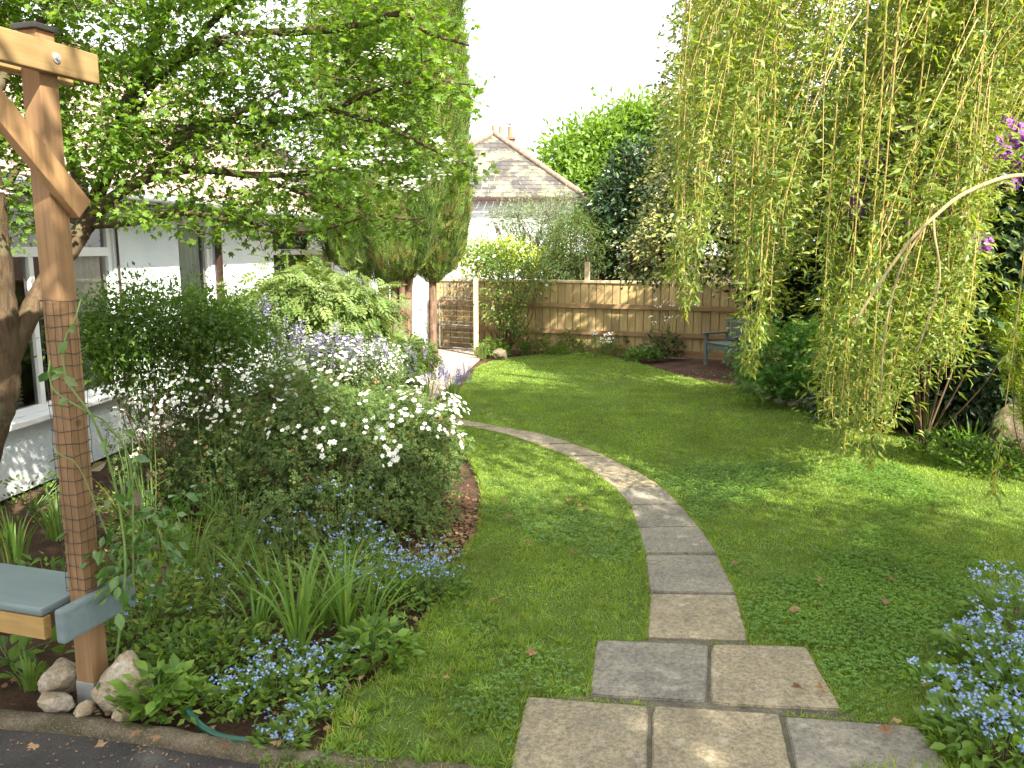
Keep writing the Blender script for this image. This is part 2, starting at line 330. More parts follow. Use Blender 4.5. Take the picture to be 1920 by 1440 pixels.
def curve(pts, n=12):
    """Catmull-Rom through the points"""
    p = [Vector(q) for q in pts]; p = [p[0] * 2 - p[1]] + p + [p[-1] * 2 - p[-2]]; out = []
    for k in range(1, len(p) - 2):
        for j in range(n):
            t = j / n; a, b, c, d = p[k - 1], p[k], p[k + 1], p[k + 2]
            out.append(0.5 * ((2 * b) + (c - a) * t + (2 * a - 5 * b + 4 * c - d) * t * t + (3 * b - a - 3 * c + d) * t ** 3))
    out.append(p[-2]); return out
# leaf templates: (V, F, material index per face); length 1 along +Y, face up +Z
def T_(V, F, mi=None): return (np.array(V, float), np.array(F, int), np.zeros(len(F), int) if mi is None else np.array(mi))
LEAF = T_([(0, 0, 0), (.24, .42, .07), (0, 1, -.05), (-.24, .42, .07)], [(0, 1, 2), (0, 2, 3)])
THIN = T_([(0, 0, 0), (.085, .35, .02), (.0, 1, -.22), (-.085, .35, .02)], [(0, 1, 2), (0, 2, 3)])
OVAL = T_([(0, 0, 0), (.2, .25, .05), (.27, .55, .05), (0, 1, -.08), (-.27, .55, .05), (-.2, .25, .05), (0, .5, -.01)],
          [(0, 1, 6), (1, 2, 6), (2, 3, 6), (3, 4, 6), (4, 5, 6), (5, 0, 6)])
def star(n, inner, spread=300, ctr=(0, .35), lens=None):
    V = [(0, 0, 0), (ctr[0], ctr[1], .04)]; F = []
    for k in range(n):
        a = R(-spread / 2 + spread * k / (n - 1)); l = (lens[k] if lens else 1) * .62
        V.append((ctr[0] + math.sin(a) * l, ctr[1] + math.cos(a) * l, -.05))
        if k < n - 1:
            a2 = a + R(spread / (n - 1) / 2); V.append((ctr[0] + math.sin(a2) * inner, ctr[1] + math.cos(a2) * inner, .03))
    m = len(V)
    for k in range(2, m - 1): F.append((1, k + 1, k))
    F += [(0, 1, 2), (0, m - 1, 1)]
    return T_(V, F)
LOBED = star(5, .26, 220, (0, .38), [.62, .85, 1, .85, .62])
MAPLE = star(7, .14, 270, (0, .38), [.5, .8, .95, 1.05, .95, .8, .5])
BLADE = T_([(-.5, 0, 0), (.5, 0, 0), (-.42, .45, .04), (.42, .45, .04), (0, 1, .22)], [(0, 1, 3), (0, 3, 2), (2, 3, 4)])
def sprig(leaf, n, size, ang=60, ln=1.0, tip=True):
    """a pinnate spray: pairs of leaflets on a rib"""
    V = []; F = []; k0 = 0
    def put(y, a, s, z):
        nonlocal k0
        c, si = math.cos(a), math.sin(a)
        for v in leaf[0]: V.append((v[0] * s * c + v[1] * s * si, y - v[0] * s * si + v[1] * s * c, v[2] * s + z))
        for f in leaf[1]: F.append(tuple(q + k0 for q in f))
        k0 += len(leaf[0])
    for i in range(n):
        y = ln * (0.12 + 0.85 * i / n); s = size * (0.75 + 0.35 * math.sin(math.pi * (i + .5) / n)); z = -0.25 * (y / ln) ** 2 * ln * .6
        put(y, R(ang), s, z); put(y, R(-ang), s, z)
    if tip: put(ln * .95, 0, size, -.15 * ln)
    return T_(V, F)
PINN = sprig(LEAF, 4, .42, 55)
FERN = sprig(THIN, 5, .4, 60)
CYP = sprig(THIN, 3, .5, 40)
CINQ = T_(*(lambda L_: L_)(((lambda: (sprig(LEAF, 2, .55, 70, .5)[0], sprig(LEAF, 2, .55, 70, .5)[1]))())))
def flower(n=5, w=.42, cup=.12, centre=.16):
    V = []; F = []; mi = []
    for k in range(n):
        a = 2 * math.pi * k / n; c, s_ = math.cos(a), math.sin(a); b = len(V)
        for (x, y, z) in ((0, .05, 0), (w * .5, .45, cup), (w * .38, .95, cup * .7), (-w * .38, .95, cup * .7), (-w * .5, .45, cup)):
            V.append(((x * c + y * s_) * .5, (-x * s_ + y * c) * .5, z * .5))
        F += [(b, b + 1, b + 2), (b, b + 2, b + 3), (b, b + 3, b + 4)]; mi += [0] * 3
    b = len(V)
    if centre:
        for k in range(6):
            a = 2 * math.pi * k / 6; V.append((math.cos(a) * centre * .5, math.sin(a) * centre * .5, .05))
        V.append((0, 0, .11))
        for k in range(6): F.append((b + k, b + (k + 1) % 6, b + 6)); mi.append(1)
    return T_(V, F, mi)
FLOWER = flower(5, .7)
FLOWER4 = flower(5, .75, .1, .3)
BELL = T_([(0, 0, 0), (.22, .3, .1), (.22, .9, .1), (-.22, .9, .1), (-.22, .3, .1), (0, .3, -.25), (0, .9, -.25)],
          [(0, 1, 4), (1, 2, 3), (1, 3, 4), (0, 5, 1), (1, 5, 6), (1, 6, 2), (0, 4, 5), (4, 3, 6), (4, 6, 5)])
rng = np.random.default_rng(7)
def rv(n, s=1.0): return rng.normal(0, s, (n, 3))
def inst(mb, T, pos, fwd, up, size, rnd=None, mi0=0, width=None):
    V, F, mi = T; n = len(pos)
    if n == 0: return
    y = nrm(fwd); x = nrm(np.cross(y, up)); z = np.cross(x, y)
    sz = np.broadcast_to(np.asarray(size, float), (n,))[:, None, None]
    wd = sz if width is None else np.broadcast_to(np.asarray(width, float), (n,))[:, None, None]
    W = pos[:, None, :] + wd * V[None, :, 0:1] * x[:, None, :] + sz * V[None, :, 1:2] * y[:, None, :] + sz * V[None, :, 2:3] * z[:, None, :]
    FF = F[None] + (np.arange(n) * len(V))[:, None, None]
    r = rng.random(n) if rnd is None else np.clip(rnd, 0, 1)
    mb.add(W.reshape(-1, 3), FF.reshape(-1, F.shape[1]), np.tile(mi + mi0, n), np.repeat(r, len(V)))
def blobpts(blobs, n, shell=0.5, gap=None):
    """n points in a union of ellipsoids (centre, radii); shell 1 = all on the surface; returns points and outward directions"""
    vol = np.array([b[1][0] * b[1][1] * b[1][2] for b in blobs], float) ** 0.8; k = rng.choice(len(blobs), n, p=vol / vol.sum())
    C = np.array([tuple(b[0]) for b in blobs], float)[k]; Rr = np.array([tuple(b[1]) for b in blobs], float)[k]
    d = nrm(rv(n)); r = rng.random(n) ** (1 / 3) * (1 - shell) + shell * (1 - 0.25 * rng.random(n) ** 2)
    return C + d * Rr * r[:, None], nrm(d / Rr)
def leaves(mb, T, centres, outs, per, spread, size, droop=0.2, flat=0.5, jit=0.6, rnd=None, outw=0.6):
    """leaves about cluster centres"""
    n = len(centres) * per
    c = np.repeat(centres, per, 0); o = np.repeat(outs, per, 0)
    off = rv(n, spread) ; off[:, 2] *= 0.7
    pos = c + off
    fwd = nrm(outw * o + nrm(off) * 0.8 + rv(n, jit)); fwd[:, 2] -= droop
    up = rv(n, 0.6) + np.array([0, 0, flat * 2]) + o * 0.6
    sz = size * rng.uniform(0.6, 1.25, n)
    base = None
    if rnd is None:
        base = np.clip(np.repeat(rng.normal(0.45, 0.18, len(centres)), per) + rng.normal(0, 0.18, n), 0, 1)
    else: base = rnd
    inst(mb, T, pos, fwd, up, sz, base)
def stems(mb, base, targets, r0=0.012, r1=0.003, bend=0.25, sides=4, frm=None):
    for t in targets:
        b = np.array(base) if frm is None else frm(t)
        m = (b + t) / 2 + rng.normal(0, bend * 0.3, 3) * np.linalg.norm(t - b); m[2] += bend * 0.4 * np.linalg.norm(t - b) * 0.3
        tube(mb, curve([b, m, t], 4), [r0, r1], sides)
def npv(*a): return np.array(a, float)
def pB(px, py, Y, rx, ry, rY):
    """ellipsoid measured in the photograph's pixels, standing at distance Y"""
    s_ = S(Y); return (tuple(P(px, py, Y)), (rx / s_, rY, ry / s_))
def inpoly(x, y, poly):
    poly = np.asarray(poly, float); ins = np.zeros(len(x), bool); j = len(poly) - 1
    for i in range(len(poly)):
        xi, yi = poly[i]; xj, yj = poly[j]
        c = ((yi > y) != (yj > y)) & (x < (xj - xi) * (y - yi) / (yj - yi + 1e-12) + xi); ins ^= c; j = i
    return ins
def sheet(name, poly, z, mat, kind='structure', thick=0.03):
    bm = bmesh.new(); vs = [bm.verts.new((p[0], p[1], z)) for p in poly]; f = bm.faces.new(vs)
    if f.normal.z < 0: f.normal_flip()
    e = bmesh.ops.extrude_face_region(bm, geom=[f]); vv = [v for v in e['geom'] if isinstance(v, bmesh.types.BMVert)]
    for v in vv: v.co.z = z
    for v in vs: v.co.z = z - thick
    bmesh.ops.recalc_face_normals(bm, faces=bm.faces)
    bmesh.ops.triangulate(bm, faces=bm.faces)
    me = bpy.data.meshes.new(name); bm.to_mesh(me); bm.free(); me.materials.append(M[mat])
    o = bpy.data.objects.new(name, me); COL.objects.link(o); o['kind'] = kind; return o
g2 = lambda *pp: [tuple(G(*p))[:2] for p in pp]
#SECTION ground
# ================================================================== GROUND
def ground():
    n = 160; xs = np.concatenate([np.linspace(-260, -9, 14), np.linspace(-8.8, 9, n), np.linspace(9.5, 260, 14)])
    ys = np.concatenate([np.linspace(-120, -2, 10), np.linspace(-1.8, 20, n), np.linspace(20.5, 400, 16)])
    X, Y = np.meshgrid(xs, ys); Z = -0.02 + 0.012 * np.sin(X * 9.1 + 2 * np.sin(Y * 5)) * np.sin(Y * 8.3 + X) + rng.normal(0, .004, X.shape)
    Z = np.where((abs(X) > 9) | (Y > 20) | (Y < -1.8), -0.03, Z) - 0.02
    nx = len(xs); ny = len(ys); i = np.arange(ny - 1)[:, None] * nx + np.arange(nx - 1)[None]
    F = np.stack([i, i + 1, i + nx + 1, i + nx], -1).reshape(-1, 4)
    mb = MB(); mb.add(np.stack([X, Y, Z], -1).reshape(-1, 3), F)
    o = mb.build('ground', 'soil', smooth=True); o['kind'] = 'structure'
ground()
LAWN_PX = [(330, 1500), (590, 1425), (640, 1330), (760, 1225), (830, 1120), (868, 1052), (898, 990), (906, 935), (896, 890), (872, 850), (840, 830), (830, 780), (860, 740),
           (885, 700), (905, 682), (960, 670), (1030, 663), (1110, 663), (1180, 676), (1240, 694), (1300, 710), (1370, 722), (1420, 742), (1480, 758),
           (1540, 772), (1620, 800), (1720, 822), (1800, 858), (1920, 885), (2150, 920)]
LAWN = g2(*LAWN_PX) + [(3.4, 5.0), (2.55, 4.1), (2.1, 3.4), (1.78, 2.9), (1.35, 2.9), (1.3, 2.2), (-0.6, 2.2)]
_c = curve([Vector((*p, 0)) for p in LAWN[:-7]], 6); LAWN = [(p.x + random.uniform(-.018, .018), p.y + random.uniform(-.018, .018)) for p in _c] + LAWN[-7:]
sheet('lawn', LAWN, 0.0, 'lawnbase', thick=0.05)
L2 = [tuple(Vector(G(px, py))[:2]) for px, py in [(0, 1345), (240, 1370), (480, 1408), (700, 1437), (960, 1460)]]
# kerb and road
def kerb():
    a = [Vector((*p, 0)) for p in L2]; a = [a[0] * 2 - a[1] * 1 + Vector((-3, .35, 0))] + a + [Vector((3.2, a[-1].y - .55, 0))]
    c = curve(a, 14); mb = MB(); V = []; n = len(c)
    prof = [(-.05, -.1), (-.052, .0), (-.04, .018), (-.01, .026), (.02, .022), (.045, .01), (.052, -.02), (.052, -.1)]
    for k, p in enumerate(c):
        q = c[min(k + 1, n - 1)] - c[max(k - 1, 0)]; nn = Vector((-q.y, q.x, 0)).normalized()
        for (u, z) in prof: V.append(p + nn * (u + random.uniform(-.006, .006)) + Vector((0, 0, z + random.uniform(-.005, .005))))
    m = len(prof); F = [(k * m + j, k * m + j + 1, (k + 1) * m + j + 1, (k + 1) * m + j) for k in range(n - 1) for j in range(m - 1)]
    mb.add([tuple(v) for v in V], np.array(F)); o = mb.build('kerb', 'kerb', smooth=True); o['kind'] = 'structure'
    road = [(p.x, p.y - .03) for p in a]
    sheet('road', road + [(3.5, -6), (-7, -6)], -0.02, 'asphalt', thick=0.03)
    return a
KERB = kerb()
sheet('side_path', g2((760, 655), (905, 655), (905, 668), (880, 690), (800, 760), (700, 720)), 0.005, 'gravel')
# path slabs (each slab a part of the path)
SLABS = []
def slab(parent, corners, tone, h=0.012):
    c = [Vector((p[0], p[1], 0)) for p in corners]; ctr = sum(c, Vector()) / 4
    bm = bmesh.new(); lay = bm.verts.layers.float.new('rnd'); ins = 0.006
    top = []; bot = []; tx, ty = random.uniform(-.012, .012), random.uniform(-.012, .012)
    ring = []
    for k in range(4):
        a, b = c[k], c[(k + 1) % 4]
        for j in range(6):
            q = a.lerp(b, j / 6); q = q + (ctr - q).normalized() * (ins + random.uniform(0, .005) + (random.uniform(.004, .016) if j == 0 else 0)) ; ring.append(q)
    for q in ring:
        v = bm.verts.new((q.x, q.y, h + (q.x - ctr.x) * tx + (q.y - ctr.y) * ty)); v[lay] = tone; top.append(v); v = bm.verts.new((q.x, q.y, -.04)); v[lay] = tone; bot.append(v)
    f = bm.faces.new(top); n = len(top)
    for k in range(n): bm.faces.new((top[k], bot[k], bot[(k + 1) % n], top[(k + 1) % n]))
    bmesh.ops.recalc_face_normals(bm, faces=bm.faces)
    ed = [e for e in bm.edges if e.verts[0] in top and e.verts[1] in top]
    bmesh.ops.bevel(bm, geom=ed, offset=0.006, segments=2, affect='EDGES')
    for v in bm.verts: v[lay] = tone
    me = bpy.data.meshes.new('slab'); bm.to_mesh(me); bm.free(); me.materials.append(M['slab'])
    o = bpy.data.objects.new('slab', me); COL.objects.link(o); o.parent = parent
    SLABS.append([(p.x, p.y) for p in c])
path = thing('path', None, None); path['kind'] = 'structure'
JL = [(1211, 1199), (1216, 1115), (1207, 1042), (1194, 991), (1179, 949), (1151, 917), (1112, 888), (1062, 857), (1006, 836), (948, 816), (884, 802), (815, 792), (740, 786), (660, 783)]
JR = [(1407, 1207), (1383, 1117), (1346, 1041), (1312, 990), (1276, 947), (1240, 914), (1192, 884), (1136, 856), (1074, 832), (1008, 813), (936, 800), (860, 787), (780, 776), (690, 772)]
L_, R_ = g2(*JL), g2(*JR)
tones = [.85, .2, .1, .15, .3, .9, .8, .85, .75, .8, .7, .8, .7]
for k in range(len(JL) - 1):
    slab(path, [L_[k], R_[k], R_[k + 1], L_[k + 1]], tones[k], 0.010 + 0.003 * (k % 3))
A = g2((1116, 1201), (1330, 1211), (1327, 1323), (1102, 1309)); slab(path, A, .12)
A2 = g2((1331, 1211), (1513, 1218), (1583, 1338), (1328, 1324)); slab(path, A2, .8, .016)
B1 = g2((985, 1307), (1219, 1326), (1216, 1465), (948, 1465)); slab(path, B1, .72)
B2 = g2((1221, 1327), (1462, 1343), (1492, 1465), (1218, 1465)); slab(path, B2, .95, .017)
B3 = g2((1466, 1344), (1724, 1366), (1797, 1465), (1494, 1465)); slab(path, B3, .22)
y0 = 2.66
for k, (x0, x1) in enumerate([(0.0, .56), (.58, 1.18), (1.2, 1.8)]):
    slab(path, [(x0 - .02, 2.06), (x1 - .02, 2.06), (x1, 2.62), (x0, 2.62)], [.8, .3, .6][k])
mo = sheet('mortar_bed', g2((1120, 1203), (1214, 1203), (1222, 1112), (1380, 1112), (1404, 1208), (1508, 1222), (1578, 1336), (1715, 1368), (1770, 1500), (960, 1500), (990, 1310), (1106, 1306)), -0.001 + 0.004, 'mortar', thick=.05)
mb = MB(); mo2 = [Vector((*p, 0)) for p in L_]; 
V = []
for a, b in zip(L_, R_):
    a = Vector(a); b = Vector(b); d = (b - a).normalized() * .01
    V += [(a.x + d.x, a.y + d.y, .004), (b.x - d.x, b.y - d.y, .004)]
mb.add(V, np.array([(2 * k, 2 * k + 1, 2 * k + 3, 2 * k + 2) for k in range(len(L_) - 1)])); q = mb.build('mortar_strip', 'mortar'); q['kind'] = 'structure'
PATIO = g2((1128, 1206), (1214, 1203), (1222, 1112), (1378, 1112), (1402, 1212), (1502, 1225), (1570, 1343), (1705, 1372), (1770, 1500), (970, 1500), (1000, 1312), (1112, 1302))
# grass
def grass():
    mb = MB(); poly = np.array(LAWN)
    bands = [(2.2, 4.2, 12000, .026, .0036), (4.2, 6.0, 9000, .026, .0046), (6.0, 8.5, 6000, .026, .0062), (8.5, 12, 3600, .027, .009), (12, 18, 2200, .028, .013)]
    for y0, y1, dens, hh, ww in bands:
        x0, x1 = poly[:, 0].min(), min(poly[:, 0].max(), y1 * .75); n = int((x1 - x0) * (y1 - y0) * dens)
        x = rng.uniform(x0, x1, n); y = rng.uniform(y0, y1, n)
        xx = x + .03 * np.sin(y * 21) + .02 * np.sin(x * 33)
        k = inpoly(xx, y, LAWN) & (abs(x) < y * .70 + .4); x = x[k]; y = y[k]
        bad = inpoly(x, y, PATIO)
        for s_ in SLABS:
            c = np.mean(s_, 0); sh = [(c[0] + (p[0] - c[0]) * .965, c[1] + (p[1] - c[1]) * .965) for p in s_]; bad |= inpoly(x, y, sh)
        # worn, thin spots
        f = np.sin(x * 2.1 + 1.3 * np.sin(y * 1.7)) * np.sin(y * 2.7 + 1.1 * np.sin(x * 1.9)) + .45 * np.sin(x * 7 + y * 5) * np.sin(y * 9 - x * 3)
        bald = np.exp(-(((x + .62) / .30) ** 2 + ((y - 3.35) / .16) ** 2)) + .8 * np.exp(-(((x + .25) / .25) ** 2 + ((y - 3.1) / .12) ** 2))
        keep = ~bad & (rng.random(len(x)) > np.clip(bald * .93, 0, .95)) & (rng.random(len(x)) < .86 + .14 * f)
        x = x[keep]; y = y[keep]; f = f[keep]; n = len(x)
        fwd = rv(n, .6); fwd[:, 2] = 1
        lie = rng.random(n) < .35; fwd[lie, 2] = .3
        h = hh * rng.uniform(.5, 1.25, n) * (1 + .15 * f)
        r = np.clip(rng.beta(2.2, 2.6, n) * .8 + .10 * f + .08, 0, 1); r = np.where(rng.random(n) < .035, rng.uniform(.94, 1, n), np.minimum(r, .93))
        inst(mb, BLADE, np.stack([x, y, np.full(n, -.002)], 1), fwd, rv(n), h, r, width=ww * rng.uniform(.6, 1.4, n))
    # ragged tufts: longer blades, most of them in the rough corner by the bed
    for n, x0, x1, y0, y1, hh in ((900, -1.6, 3.2, 2.5, 6.5, .045), (700, -1.7, .2, 2.5, 4.4, .06), (500, -.6, 4.2, 6.5, 11, .05)):
        tx = rng.uniform(x0, x1, n); ty = rng.uniform(y0, y1, n); k = inpoly(tx, ty, LAWN) & ~inpoly(tx, ty, PATIO)
        for s_ in SLABS: k &= ~inpoly(tx, ty, s_)
        tx = tx[k]; ty = ty[k]; n = len(tx); m = 16; a = rng.uniform(0, 6.28, n * m); r = rng.random(n * m) * .022
        q = np.stack([np.repeat(tx, m) + np.cos(a) * r, np.repeat(ty, m) + np.sin(a) * r, np.zeros(n * m)], 1)
        fw = np.stack([np.cos(a), np.sin(a), rng.uniform(.5, 2, n * m)], 1); inst(mb, BLADE, q, fw, rv(n * m), hh * rng.uniform(.5, 1.2, n * m), np.clip(np.repeat(rng.normal(.45, .25, n), m) + rng.normal(0, .1, n * m), 0, .97), width=.0045)
    # blades leaning over the edges of bed and paving
    for A_, B_ in zip(LAWN, LAWN[1:] + LAWN[:1]):
        A2_, B2_ = np.array(A_), np.array(B_); L__ = np.linalg.norm(B2_ - A2_)
        if max(A_[1], B_[1]) > 12 or L__ < .001: continue
        n = int(L__ * 420); t = rng.random(n)[:, None]; p = A2_ + (B2_ - A2_) * t + rng.normal(0, .012, (n, 2)); inst(mb, BLADE, np.column_stack([p, np.zeros(n)]), rv(n, .8) + npv(0, 0, .9), rv(n), rng.uniform(.03, .065, n), width=.0048)
    for s_ in SLABS:
        for A_, B_ in zip(s_, s_[1:] + s_[:1]):
            A2_, B2_ = np.array(A_), np.array(B_); mid = (A2_ + B2_) / 2; L__ = np.linalg.norm(B2_ - A2_); c = np.mean(s_, 0); out = mid - c; out /= np.linalg.norm(out); probe = mid + out * .06
            if any(inpoly(np.array([probe[0]]), np.array([probe[1]]), q_)[0] for q_ in SLABS) or L__ < .01: continue
            n = int(L__ * 330); t = rng.random(n)[:, None]; p = A2_ + (B2_ - A2_) * t + out * rng.normal(.006, .006, (n, 1)); fw = np.column_stack([-out[0] * np.ones(n), -out[1] * np.ones(n), np.full(n, .9)]) * rng.uniform(.1, 1, (n, 1)) + rv(n, .5) + npv(0, 0, .6)
            inst(mb, BLADE, np.column_stack([p, np.zeros(n)]), fw, rv(n), rng.uniform(.02, .048, n), width=.0042)
    # dry straw
    n = 2600; x = rng.uniform(-1.8, 3.4, n); y = rng.uniform(2.5, 7.5, n); k = inpoly(x, y, LAWN) & ~inpoly(x, y, PATIO); x = x[k]; y = y[k]; n = len(x)
    inst(mb, BLADE, np.stack([x, y, rng.uniform(.012, .03, n)], 1), rv(n) * npv(1, 1, .15), rv(n, .4) + npv(0, 0, 1), rng.uniform(.02, .05, n), rng.uniform(.965, 1, n), width=.0032)
    o = mb.build('grass', 'grass'); tag(o, 'short mown green grass of the curving lawn', 'grass', kind='stuff')
    mb = MB(); n = 80000
    x = rng.uniform(-2, 3.6, n); y = rng.uniform(2.6, 7.5, n)
    f = np.sin(x * 1.9 + .8) * np.sin(y * 2.3 + 2 * np.sin(x * 1.3)) + .4 * np.sin(x * 8) * np.sin(y * 7.1) + np.where(x > .9, .55, -.1)
    k = inpoly(x, y, LAWN) & (f > .15 + 1.1 * rng.random(n))
    k &= ~inpoly(x, y, PATIO)
    for s_ in SLABS: k &= ~inpoly(x, y, s_)
    x = x[k]; y = y[k]; n = len(x)
    c = np.stack([x, y, rng.uniform(.018, .04, n)], 1)
    for a in (0, 2.1, 4.2):
        th = rng.uniform(0, 6.28, n) if a == 0 else th0 + a
        if a == 0: th0 = th
        fw = np.stack([np.cos(th), np.sin(th), rng.uniform(-.1, .4, n)], 1)
        inst(mb, OVAL, c, fw, np.array([0, 0, 1.]) + rv(n, .25), rng.uniform(.010, .019, n), width=rng.uniform(.016, .026, n))
    o = mb.build('clover', 'clover'); tag(o, 'patches of dark green clover in the lawn', 'clover', kind='stuff')
grass()
#SECTION bungalow
# ================================================================== BUNGALOW (local y runs along the wall, local x out of it)
BW0 = Vector((-4.09, 6.86, 0)); BANG = -math.atan(0.097)
WD = Vector((.097, 1, 0)).normalized(); WN = Vector((WD.y, -WD.x, 0))
def wt(px, py=None):
    """distance along the wall (and height) seen at a pixel"""
    d = ray(px, py if py is not None else 470); o = Vector((0, 0, CAMH)); k = (BW0 - o).dot(WN) / d.dot(WN); p = o + d * k
    return (p - BW0).dot(WD), p.z
bun = thing('bungalow', 'white rendered bungalow with a pale tiled roof behind the flower bed', 'house', BW0, BANG)
EAVE = 2.50; T0, T1 = -9.0, wt(706)[0]
wins = [(wt(-330)[0], wt(213)[0], .62, 2.38), (wt(334)[0], wt(396)[0], .05, 2.36), (wt(512)[0], wt(626)[0], .62, 2.38), (wt(676)[0], wt(700)[0], 1.15, 2.38)]
wb = []; cur = T0
for (a, b, z0, z1) in wins:
    wb.append((-.125, (cur + a) / 2, EAVE / 2, .25, a - cur, EAVE)); cur = b
    wb.append((-.125, (a + b) / 2, z0 / 2, .25, b - a, z0)); wb.append((-.125, (a + b) / 2, (z1 + EAVE) / 2, .25, b - a, EAVE - z1))
wb.append((-.125, (cur + T1) / 2, EAVE / 2, .25, T1 - cur, EAVE))
wb.append((-3.2, T1 - .125, EAVE / 2, 5.89, .25, EAVE)); wb.append((-3.2, T0 + .125, EAVE / 2, 5.89, .25, EAVE)); wb.append((-6.27, (T0 + T1) / 2, EAVE / 2, .25, T1 - T0, EAVE))
boxes('wall', wb, 'render', bun, 0)
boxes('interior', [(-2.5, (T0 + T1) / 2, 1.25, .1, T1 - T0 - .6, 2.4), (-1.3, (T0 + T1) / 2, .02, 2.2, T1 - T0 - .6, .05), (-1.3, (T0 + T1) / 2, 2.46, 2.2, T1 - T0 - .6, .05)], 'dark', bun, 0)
def window(a, b, z0, z1, mulls, transom, sill=True):
    f = []; w_ = .06; d = .07; x = -.06
    f += [(x, a + w_ / 2, (z0 + z1) / 2, d, w_, z1 - z0), (x, b - w_ / 2, (z0 + z1) / 2, d, w_, z1 - z0)]
    f += [(x, (a + b) / 2, z0 + w_ / 2, d, b - a - 2 * w_, w_), (x, (a + b) / 2, z1 - w_ / 2, d, b - a - 2 * w_, w_)]
    if transom: f.append((x, (a + b) / 2, transom, d + .01, b - a - 2 * w_, .085))
    for m_ in mulls: f.append((x, m_, (z0 + (transom or z1)) / 2, d - .006, .06, (transom or z1) - z0 - w_))
    fr = boxes('window', f, 'upvc', bun, .006)
    mb = MB(); mb.add([(x, a + w_, z0 + w_), (x, b - w_, z0 + w_), (x, b - w_, z1 - w_), (x, a + w_, z1 - w_)], np.array([(0, 1, 2, 3)])); mb.build('pane', 'glass', fr)
    if sill: boxes('sill', [(.03, (a + b) / 2, z0 - .03, .16, b - a + .1, .05)], 'upvc', fr, .008)
    return fr
def curtain(fr, a, b, z0, z1, mat='curtain'):
    mb = MB(); n = 60; t = np.linspace(a, b, n); x = -.13 + .02 * np.sin(t * 60 + np.sin(t * 17))
    V = np.concatenate([np.stack([x, t, np.full(n, z0)], 1), np.stack([x, t, np.full(n, z1)], 1)]); F = [(k, k + 1, n + k + 1, n + k) for k in range(n - 1)]
    mb.add(V, np.array(F)); mb.build('curtain', mat, fr, True)
def blind(fr, a, b, z0, z1, step=.035):
    z = z0; lst = []
    while z < z1: lst.append((-.17, (a + b) / 2, z, .03, b - a, .004, Matrix.Rotation(R(35), 3, 'Y'))); z += step
    boxes('blind', lst, 'blind', fr, 0)
f1 = window(*wins[0], [wt(62)[0], wt(-160)[0]], 1.99); curtain(f1, wt(140)[0], wt(205)[0], .66, 1.95); blind(f1, wt(-300)[0], wt(50)[0], .7, 1.9)
f2 = window(*wins[1], [], None, False); curtain(f2, wins[1][0] + .05, wins[1][1] - .05, .1, 2.3)
f3 = window(*wins[2], [], 1.98); blind(f3, wins[2][0] + .06, wins[2][1] - .06, .7, 2.3)
f4 = window(*wins[3], [], None); blind(f4, wins[3][0] + .06, wins[3][1] - .06, 1.2, 2.3)
t = wt(401)[0]
mb = MB(); tube(mb, [(.06, t, 0), (.06, t, EAVE - .2), (.25, t, EAVE - .05)], .045, 10); mb.build('downpipe', 'brown', bun, True)
t = wt(217)[0]
mb = MB(); tube(mb, [(.02, t, .3), (.02, t, EAVE - .1)], .012, 6); mb.build('cable', 'brown', bun, True)
# roof with real pantile profile
def roofplane(mb, e0, e1, r0, r1, course=.30, tile=.22, amp=.035):
    e0, e1, r0, r1 = [np.array(q, float) for q in (e0, e1, r0, r1)]
    n = max(2, int(np.linalg.norm((r0 + r1) / 2 - (e0 + e1) / 2) / course)); L = np.linalg.norm(e1 - e0)
    nm = nrm(np.cross(e1 - e0, r0 - e0)); nm = nm if nm[2] > 0 else -nm
    for k in range(n):
        a, b = k / n, (k + 1.08) / n
        p0, p1 = e0 + (r0 - e0) * a, e1 + (r1 - e1) * a; q0, q1 = e0 + (r0 - e0) * min(b, 1), e1 + (r1 - e1) * min(b, 1)
        m = int(np.linalg.norm(p1 - p0) / tile * 6) + 2; u = np.linspace(0, 1, m)[:, None]
        lo = p0 + (p1 - p0) * u; hi = q0 + (q1 - q0) * u
        s = np.linalg.norm(lo - e0, axis=1) * 0 + u[:, 0] * np.linalg.norm(p1 - p0) + a * 0
        wv = amp * np.sin(s / tile * 2 * np.pi)[:, None]
        V = np.concatenate([lo + nm * (wv + .045), hi + nm * (wv * .9 + .01), lo + nm * (wv - .01)])
        F = [(j, j + 1, m + j + 1, m + j) for j in range(m - 1)] + [(2 * m + j, 2 * m + j + 1, j + 1, j) for j in range(m - 1)]
        tid = np.floor(s / tile).astype(int); rr = (np.sin(tid * 12.9898 + k * 78.233) * 43758.5453) % 1
        mb.add(V, np.array(F), 0, np.concatenate([rr, rr, rr]))
mb = MB(); RX, RZ = -3.1, 5.0
roofplane(mb, (.38, T0 - .3, EAVE), (.38, T1 + .35, EAVE), (RX, T0 - .3, RZ), (RX, T1 - 3.0, RZ))
roofplane(mb, (.38, T1 + .35, EAVE), (-6.7, T1 + .35, EAVE), (RX, T1 - 3.0, RZ), (RX - .01, T1 - 3.0, RZ))
roofplane(mb, (-6.7, T1 + .35, EAVE), (-6.7, T0 - .3, EAVE), (RX, T1 - 3.0, RZ), (RX, T0 - .3, RZ))
rf = mb.build('roof', 'pantile', bun, True)
mb = MB(); tube(mb, [(RX, T0 - .3, RZ + .03), (RX, T1 - 3, RZ + .03)], .11, 10); tube(mb, [(RX, T1 - 3, RZ + .03), (.38, T1 + .35, EAVE + .05)], .1, 10)
mb.build('ridge_tiles', 'ridge', rf, True)
boxes('soffit', [(.18, (T0 + T1) / 2, EAVE - .04, .34, T1 - T0 + .5, .04)], 'upvc', bun, .003)
boxes('fascia', [(.365, (T0 + T1) / 2, EAVE - .0, .03, T1 - T0 + .6, .16)], 'brown', bun, .003)
